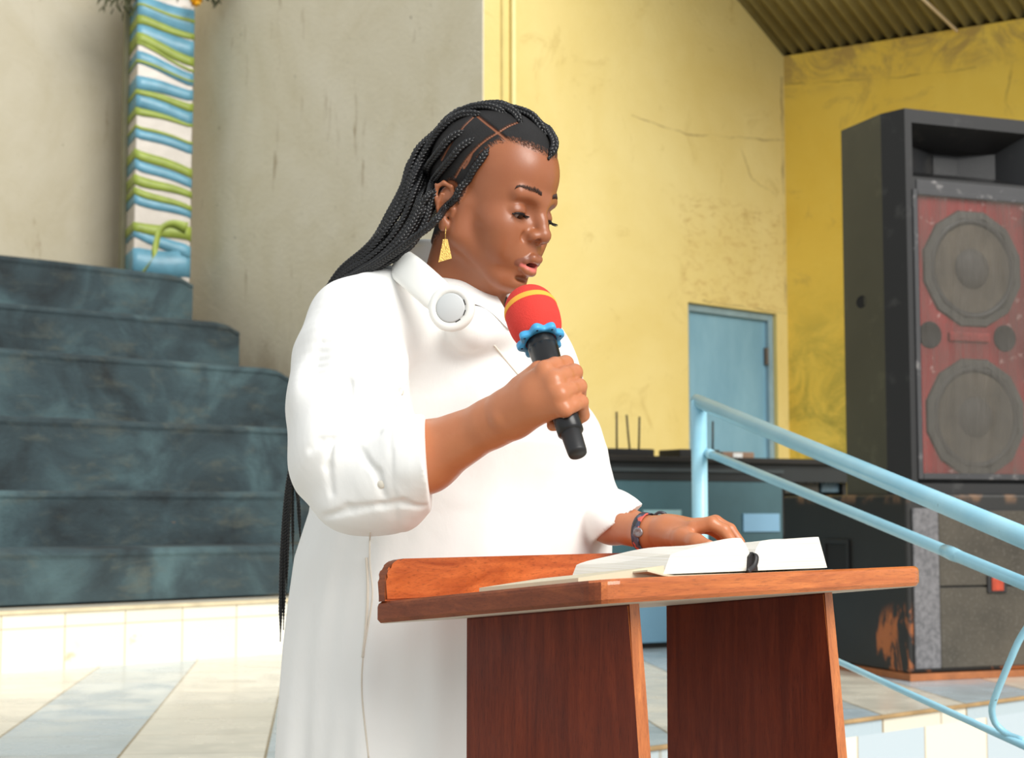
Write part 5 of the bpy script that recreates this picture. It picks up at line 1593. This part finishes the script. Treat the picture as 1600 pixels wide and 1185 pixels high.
# neck opening and the open front
DS.cone(h(5, 0, -60), nb + np.array([0.012, -0.006, 0.066]), 0.054, 0.048, 0.006, 's')
DS.cone(nb + np.array([0.05, -0.04, 0.06]), P(774, 478, 2.43), 0.018, 0.004, 0.006, 's')
# pressed folds of the rolled sleeve
for g_px, gr_ in (([(484, 703), (500, 690), (540, 683), (592, 677)], 0.0026), ([(506, 808), (545, 796), (596, 789)], 0.0030), ([(596, 789), (630, 786), (662, 792)], 0.0026), ([(520, 690), (512, 730), (518, 770)], 0.002),
                  ([(560, 700), (590, 740), (600, 775)], 0.0018), ([(600, 470), (612, 520), (618, 570)], 0.002), ([(528, 560), (545, 600), (550, 640)], 0.002)):
    g3 = [DS.hit(x, y, 2.0) for x, y in g_px]
    DS.chain(g3, [0.0008] + [gr_] * (len(g3) - 2) + [0.0008], 0.010, 's')
t0 = _t.time()
dv, dfc = DS.mesh(0.0033)
M_dr = NT('white crinkled linen'); gd = M_dr.new('ShaderNodeNewGeometry').outputs['Position']
w1_ = M_dr.noise(M_dr.mapping(gd, (1, 1, 0.6)), 9, 3, 0.5, 0.8); w2_ = M_dr.noise(M_dr.mapping(gd, (1.0, 1.0, 0.6)), 34, 3, 0.5, 0.4); wv = M_dr.noise(gd, 900, 2, 0.5)
bsum = M_dr.math('ADD', M_dr.math('MULTIPLY', w1_, 1.0), M_dr.math('MULTIPLY', w2_, 0.35))
nrmb = M_dr.bump(bsum, 0.24, 0.012)
M_dr = M_dr.fin((243, 243, 240), 0.8, M_dr.bump(wv, 0.12, 0.0006, nrmb), **{'Sheen Weight': 0.15, 'Subsurface Weight': 0.0})
dress = own(big_mesh('shirt_dress', dv, dfc, M_dr))
M_seam = simple('cream seam thread and placket shade', (222, 214, 200), 0.8)
def on_dress(pts, off=0.0008, n=30, r=0.0011, name='seam', mat=None):
    c = catmull(np.array([(a_, b_, 0.0) for a_, b_ in pts]), n)
    p3 = np.array([DS.hit(q_[0], q_[1], 2.1) for q_ in c]); p3 = DS.snap(p3, off, 3)
    o = own(tube_obj(name, p3, r, mat or M_seam, None, 6)); return o
on_dress([(578, 832), (578, 880), (582, 930), (574, 985), (567, 1032), (566, 1090), (576, 1185)], 0.0002, 60, 0.0013, 'side_seam')
on_dress([(573, 872), (575, 920), (572, 980), (567, 1028)], 0.0006, 40, 0.0022, 'pocket_edge')
on_dress([(772, 540), (790, 562), (815, 592), (836, 616)], 0.0002, 30, 0.0016, 'placket_edge_shade')  # raised cream line along the placket, standing in for its shadow
M_btn = simple('pearl white button', (226, 220, 206), 0.3)
for bx_, by_ in ((596, 757), (626, 612)):
    p0 = DS.hit(bx_, by_, 2.1); n0 = DS.grad(p0[None])[0]
    bm = bmesh.new(); lathe(bm, [(0.0, 0.0026), (0.0042, 0.0028), (0.0056, 0.0016), (0.0056, -0.001)], 20, axis_matrix(p0, n0))
    own(bm_obj('button', bm, M_btn, None, True))
# sleeve tab
on_dress([(634, 596), (628, 606), (622, 622), (618, 634)], 0.0012, 12, 0.0026, 'sleeve_tab', M_dr)

# collar: a stand round the neck and two leaves folded over it
ncx = nb + np.array([0.012, -0.008, 0.0])
def collar_leaf(sgn, name):
    bm = bmesh.new(); rows_ = []
    n = 18
    for i in range(n + 1):
        t_ = i / n; a_ = math.radians(8 + 172 * t_) * sgn     # 0 = front centre, 180 = nape
        dirv = F_ * math.cos(a_) + R_ * math.sin(a_)
        top = ncx + dirv * (0.064 + 0.004 * math.cos(a_)) + zz * (0.016 + 0.030 * t_)
        drop = 0.046 + 0.034 * max(0, 1 - t_ * 4.0)
        fwd = F_ * 0.020 * max(0, 1 - t_ * 4.0)
        mid_ = top + dirv * 0.010 - zz * 0.002
        bot = top + dirv * (0.028 + 0.012 * max(0, 1 - t_ * 4)) - zz * drop + fwd
        rows_.append([top - dirv * 0.004 - zz * 0.02, top, mid_, mid_ * 0.5 + bot * 0.5 + dirv * 0.006, bot])
    rows_ = np.array(rows_)
    # leave the leaf lying on the shirt, not in it
    fl = rows_[:, 3:].reshape(-1, 3); e = DS.ev(fl); g = DS.grad(fl); 
    fl = fl + g * np.clip(0.005 - e, 0, 0.05)[:, None]; rows_[:, 3:] = fl.reshape(rows_[:, 3:].shape)
    V__ = [[bm.verts.new(p_) for p_ in r_] for r_ in rows_]
    for a_, b_ in zip(V__, V__[1:]):
        for j in range(4): bm.faces.new((a_[j], a_[j + 1], b_[j + 1], b_[j]))
    o = bm_obj(name, bm, M_dr, None, True)
    m_ = o.modifiers.new('t', 'SOLIDIFY'); m_.thickness = 0.0022; m_.offset = 0
    m_ = o.modifiers.new('s', 'SUBSURF'); m_.levels = 2; m_.render_levels = 2
    return own(o)
collar_leaf(1, 'collar'); collar_leaf(-1, 'collar')

# earring and bracelet --------------------------------------------------
M_gold = NT('hammered gold'); cg = M_gold.coord(); ng = M_gold.noise(cg, 420, 3, 0.7)
M_gold = M_gold.fin((226, 186, 104), 0.28, M_gold.bump(ng, 0.9, 0.0012), 0.9)
lob = on_head(697, 356, 0.001)
De = lob[1] - 0.006
ea = P(697, 362, De); 
er = own(tube_obj('earring', [lob, lob + np.array([0, -0.005, 0.001]), P(696, 364, De), P(696, 376, De)], 0.0006, M_gold, None, 8))
bm = bmesh.new()
q4 = [P(692.5, 374, De), P(699.5, 374, De), P(706, 404, De), P(685, 410, De)]
n4 = nrm(np.cross(q4[1] - q4[0], q4[2] - q4[0]))
a_ = [bm.verts.new(q_ + n4 * 0.0007) for q_ in q4]; b_ = [bm.verts.new(q_ - n4 * 0.0007) for q_ in q4]
bm.faces.new(a_); bm.faces.new(b_[::-1])
for i in range(4): bm.faces.new((a_[i], b_[i], b_[(i + 1) % 4], a_[(i + 1) % 4]))
pl_ = bm_obj('gold_plate', bm, M_gold, None); pl_.parent = er; pl_.matrix_parent_inverse = er.matrix_basis.inverted()

M_br = NT('woven coloured band'); cb = M_br.new('ShaderNodeNewGeometry').outputs['Position']
vo = M_br.new('ShaderNodeTexVoronoi'); M_br.lk(cb, vo.inputs['Vector']); vo.inputs['Scale'].default_value = 130
cb_ = M_br.ramp(M_br.sep(vo.outputs['Color'])[0], [(0.0, (40, 38, 46)), (0.35, (88, 92, 112)), (0.6, (206, 92, 78)), (0.72, (60, 66, 90)), (0.85, (150, 158, 168)), (0.95, (84, 120, 64))], 'CONSTANT')
M_br = M_br.fin(cb_, 0.6)
bc_ = P(1009, 832, 2.462); bdir = nrm(nrm(wrF - elF) + np.array([0.55, 0.0, 0.10]))
bm = bmesh.new(); seg = 48; rws = []
ua = nrm(np.cross(bdir, (0, 0, 1))); ub = np.cross(bdir, ua)
for j in range(seg):
    a0_ = 2 * math.pi * j / seg; dv_ = ua * math.cos(a0_) + ub * math.sin(a0_)
    base_p = bc_ + dv_ * 0.030
    pr_ = []
    for al in (-0.0075, -0.004, 0.0, 0.004, 0.0075):
        q_ = bc_ + bdir * al + dv_ * 0.020
        # march outwards to the skin
        for _ in range(25):
            if bare.ev(q_[None])[0] > 0.0012: break
            q_ = q_ + dv_ * 0.0008
        pr_.append(q_)
    rws.append(pr_)
ri = [[bm.verts.new(q_ ) for q_ in r_] for r_ in rws]
for j in range(seg):
    a_, b_ = ri[j], ri[(j + 1) % seg]
    for k in range(4): bm.faces.new((a_[k], a_[k + 1], b_[k + 1], b_[k]))
bo = bm_obj('bracelet', bm, M_br, None, True); m_ = bo.modifiers.new('t', 'SOLIDIFY'); m_.thickness = 0.0018; m_.offset = 1; own(bo)
ch0 = S.hit(997, 832, 2.2); ch = ch0 + (toCam * 0.003)
bm = bmesh.new(); lathe(bm, [(0.0, 0.002), (0.004, 0.002), (0.0062, 0.0028), (0.0075, 0.0018), (0.0075, 0.0)], 24, axis_matrix(ch, nrm(toCam + np.array([-0.4, 0, 0]))))
cho = bm_obj('silver_charm', bm, simple('tarnished silver', (150, 146, 148), 0.35, 0.4, 300, metal=0.6), None, True); cho.parent = bo; cho.matrix_parent_inverse = bo.matrix_world.inverted()
cho.matrix_parent_inverse = Matrix.Identity(4)
tube_obj('clasp', catmull([P(1022, 806, 2.455), P(1030, 801, 2.450), P(1039, 803, 2.450), P(1042, 807, 2.452)], 10), 0.0024, simple('dark clasp', (60, 60, 70), 0.3), bo, 8)

# ------------------------------------------------------------------ neck fan
M_nf = simple('matt white plastic', (240, 240, 234), 0.35, 0.01)
nf = thing('neck_fan', 'white plastic neck fan worn round her neck with a round grey cap', 'neck fan', tuple(nb + np.array([0, 0, -0.02])))
nfo = np.array(nf.location)
path = catmull([P(716, 492, 2.305), P(703, 480, 2.302), P(672, 452, 2.305), P(645, 428, 2.325), P(626, 412, 2.372), P(632, 402, 2.46), P(672, 398, 2.53), P(730, 412, 2.57), P(776, 440, 2.56), P(798, 464, 2.51)], 46)
tt = np.gradient(path, axis=0); tt /= np.linalg.norm(tt, axis=1)[:, None]
bm = bmesh.new(); rs_ = []
axn = nb + np.array([0.01, 0.0, 0.0])
for i, p_ in enumerate(path):
    o_ = p_ - axn; o_[2] = 0; o_ = nrm(o_ + np.array([0, 0, 0.02])); o_ = nrm(o_ - tt[i] * (o_ @ tt[i])); w_ = np.cross(tt[i], o_)
    e_ = min(i, 45 - i) / 4.0; hw = 0.0245 * (min(1, 0.75 + 0.25 * e_)); ht = 0.0085
    r_ = []
    for k in range(16):
        a0_ = 2 * math.pi * k / 16; ca_, sa_ = math.cos(a0_), math.sin(a0_)
        r_.append(bm.verts.new(p_ - nfo + w_ * hw * math.copysign(abs(ca_) ** 0.75, ca_) + o_ * ht * math.copysign(abs(sa_) ** 0.75, sa_)))
    rs_.append(r_)
for a_, b_ in zip(rs_, rs_[1:]):
    for k in range(16): bm.faces.new((a_[k], a_[(k + 1) % 16], b_[(k + 1) % 16], b_[k]))
bm.faces.new(rs_[0]); bm.faces.new(rs_[-1][::-1])
bm_obj('band', bm, M_nf, nf, True)
for (ec, nn_) in ((P(706, 482, 2.295), nrm(toCam + np.array([-0.15, 0, 0.05]))), (P(798, 464, 2.51), nrm(np.array([0.75, -0.4, 0.1])))):
    bm = bmesh.new(); mx = axis_matrix(ec - nfo, nn_)
    lathe(bm, [(0.0, -0.011), (0.026, -0.011), (0.031, -0.006), (0.0345, 0.0), (0.0335, 0.005), (0.0310, 0.0078), (0.0225, 0.0090), (0.0222, 0.0078), (0.0, 0.0078)], 44, mx)
    hs_ = bm_obj('fan_housing', bm, M_nf, nf, True)
    bm = bmesh.new(); lathe(bm, [(0.0, 0.0102), (0.0195, 0.0100), (0.0212, 0.0090), (0.0212, 0.007)], 40, mx)
    bm_obj('round_cap', bm, simple('light grey cap', (204, 208, 208), 0.4, 0.02), hs_, True)
    for a0_ in (-60, -20, 20):
        bm = bmesh.new(); add_box(bm, (0.0211, -0.0040, 0.0076), (0.0226, 0.0040, 0.0093), 0, 1, mx @ Matrix.Rotation(math.radians(a0_), 4, 'Z'))
        bm_obj('air_slot', bm, simple('dark slot', (60, 58, 56), 0.5), hs_)

# ------------------------------------------------------------------ microphone
mic = thing('microphone', 'black handheld microphone with a red foam cover and blue ring in her raised hand', 'microphone', tuple(MT))
def on_axis(t_): return (ME - MT) * t_
Mm = axis_matrix((0, 0, 0), MX, side)
M_foam = simple('red foam', (226, 62, 52), 0.9, 0.05, 30, 0.5, 700)
# foam: dome at the top, straight sides narrowing to the ring
fr_ = 0.0345
prof = [(0.0, -0.032), (0.011, -0.0312), (0.022, -0.0265), (0.0300, -0.018), (0.0352, -0.006), (0.0370, 0.008), (0.0370, 0.022), (0.0352, 0.036), (0.0310, 0.048), (0.025, 0.057), (0.0, 0.057)]
pc_ = catmull([(a_, 0, b_) for a_, b_ in prof[:-1]], 40)
bm = bmesh.new(); lathe(bm, [(max(0, p_[0]), p_[2]) for p_ in pc_] + [(0.0, 0.058)], 48, Mm)
fm = bm_obj('foam_cover', bm, M_foam, mic, True)
bm = bmesh.new(); R0 = Matrix.Rotation(math.radians(0), 4, 'X')
lathe(bm, [(0.0358, -0.0035), (0.0366, -0.002), (0.0373, 0.0015), (0.0376, 0.0045), (0.0370, 0.006)], 48, Mm)
bm_obj('yellow_band', bm, simple('yellow orange foam band', (246, 176, 66), 0.85, 0.04, 30), fm, True)
# scalloped blue ring
bm = bmesh.new(); top, bot = [], []
NS = 8
outer, inner = [], []
for k in range(96):
    a0_ = 2 * math.pi * k / 96; r_ = 0.0300 + 0.0030 * math.cos(NS * a0_)
    outer.append((r_ * math.cos(a0_), r_ * math.sin(a0_))); inner.append((0.0215 * math.cos(a0_), 0.0215 * math.sin(a0_)))
lv = [(inner, 0.0505), (outer, 0.0515), ([(x * 1.02, y * 1.02) for x, y in outer], 0.053), ([(x * 1.02, y * 1.02) for x, y in outer], 0.0585), (outer, 0.0605), (inner, 0.0605)]
vr = [[bm.verts.new(Mm @ Vector((x, y, z_))) for x, y in c_] for c_, z_ in lv]
for a_, b_ in list(zip(vr, vr[1:])) + [(vr[-1], vr[0])]:
    for k in range(96): bm.faces.new((a_[k], a_[(k + 1) % 96], b_[(k + 1) % 96], b_[k]))
rg = bm_obj('anti_roll_ring', bm, simple('sky blue rubber ring', (72, 168, 222), 0.4, 0.03), mic, True)
bm = bmesh.new()
for k in range(NS):
    a0_ = 2 * math.pi * k / NS
    mx = Mm @ Matrix.Translation((0.0275 * math.cos(a0_), 0.0275 * math.sin(a0_), 0.0604)); lathe(bm, [(0.0, 0.0006), (0.0016, 0.0005), (0.0018, 0.0)], 12, mx)
bm_obj('dimples', bm, simple('dark dimples', (16, 54, 84), 0.5), rg, True)
M_mic = simple('satin black metal', (22, 22, 23), 0.32, 0.1, 40)
bm = bmesh.new()
lathe(bm, [(0.0, 0.050), (0.0185, 0.050), (0.0200, 0.054), (0.0205, 0.070), (0.0200, 0.0715), (0.0200, 0.073), (0.0205, 0.0745), (0.0190, 0.100), (0.0176, 0.140), (0.0170, ML - 0.090), (0.0172, ML - 0.082), (0.0180, ML - 0.078), (0.0180, ML - 0.0655)], 40, Mm)
lathe(bm, [(0.0180, ML - 0.0655), (0.0172, ML - 0.0645), (0.0174, ML - 0.063), (0.0172, ML - 0.036), (0.0130, ML - 0.0335)], 40, Mm)
bm_obj('handle', bm, M_mic, mic, True)
bm = bmesh.new(); lathe(bm, [(0.0130, ML - 0.0345), (0.0136, ML - 0.033), (0.0126, ML - 0.004), (0.0118, ML), (0.0, ML)], 36, Mm)
bm_obj('tail_cap', bm, simple('matt black antenna cap', (34, 34, 35), 0.5, 0.1, 40), mic, True)
bm = bmesh.new(); qd = Matrix.Translation((0, 0, 0)); lathe(bm, [(0.0, 0.0006), (0.0018, 0.0004), (0.002, 0.0)], 14, axis_matrix(tuple(np.array(on_axis(0)) + MX * (ML - 0.050) + front * 0.0174 - side * 0.002), front))
bm_obj('indicator', bm, simple('small white dot', (230, 230, 226), 0.3), mic, True)
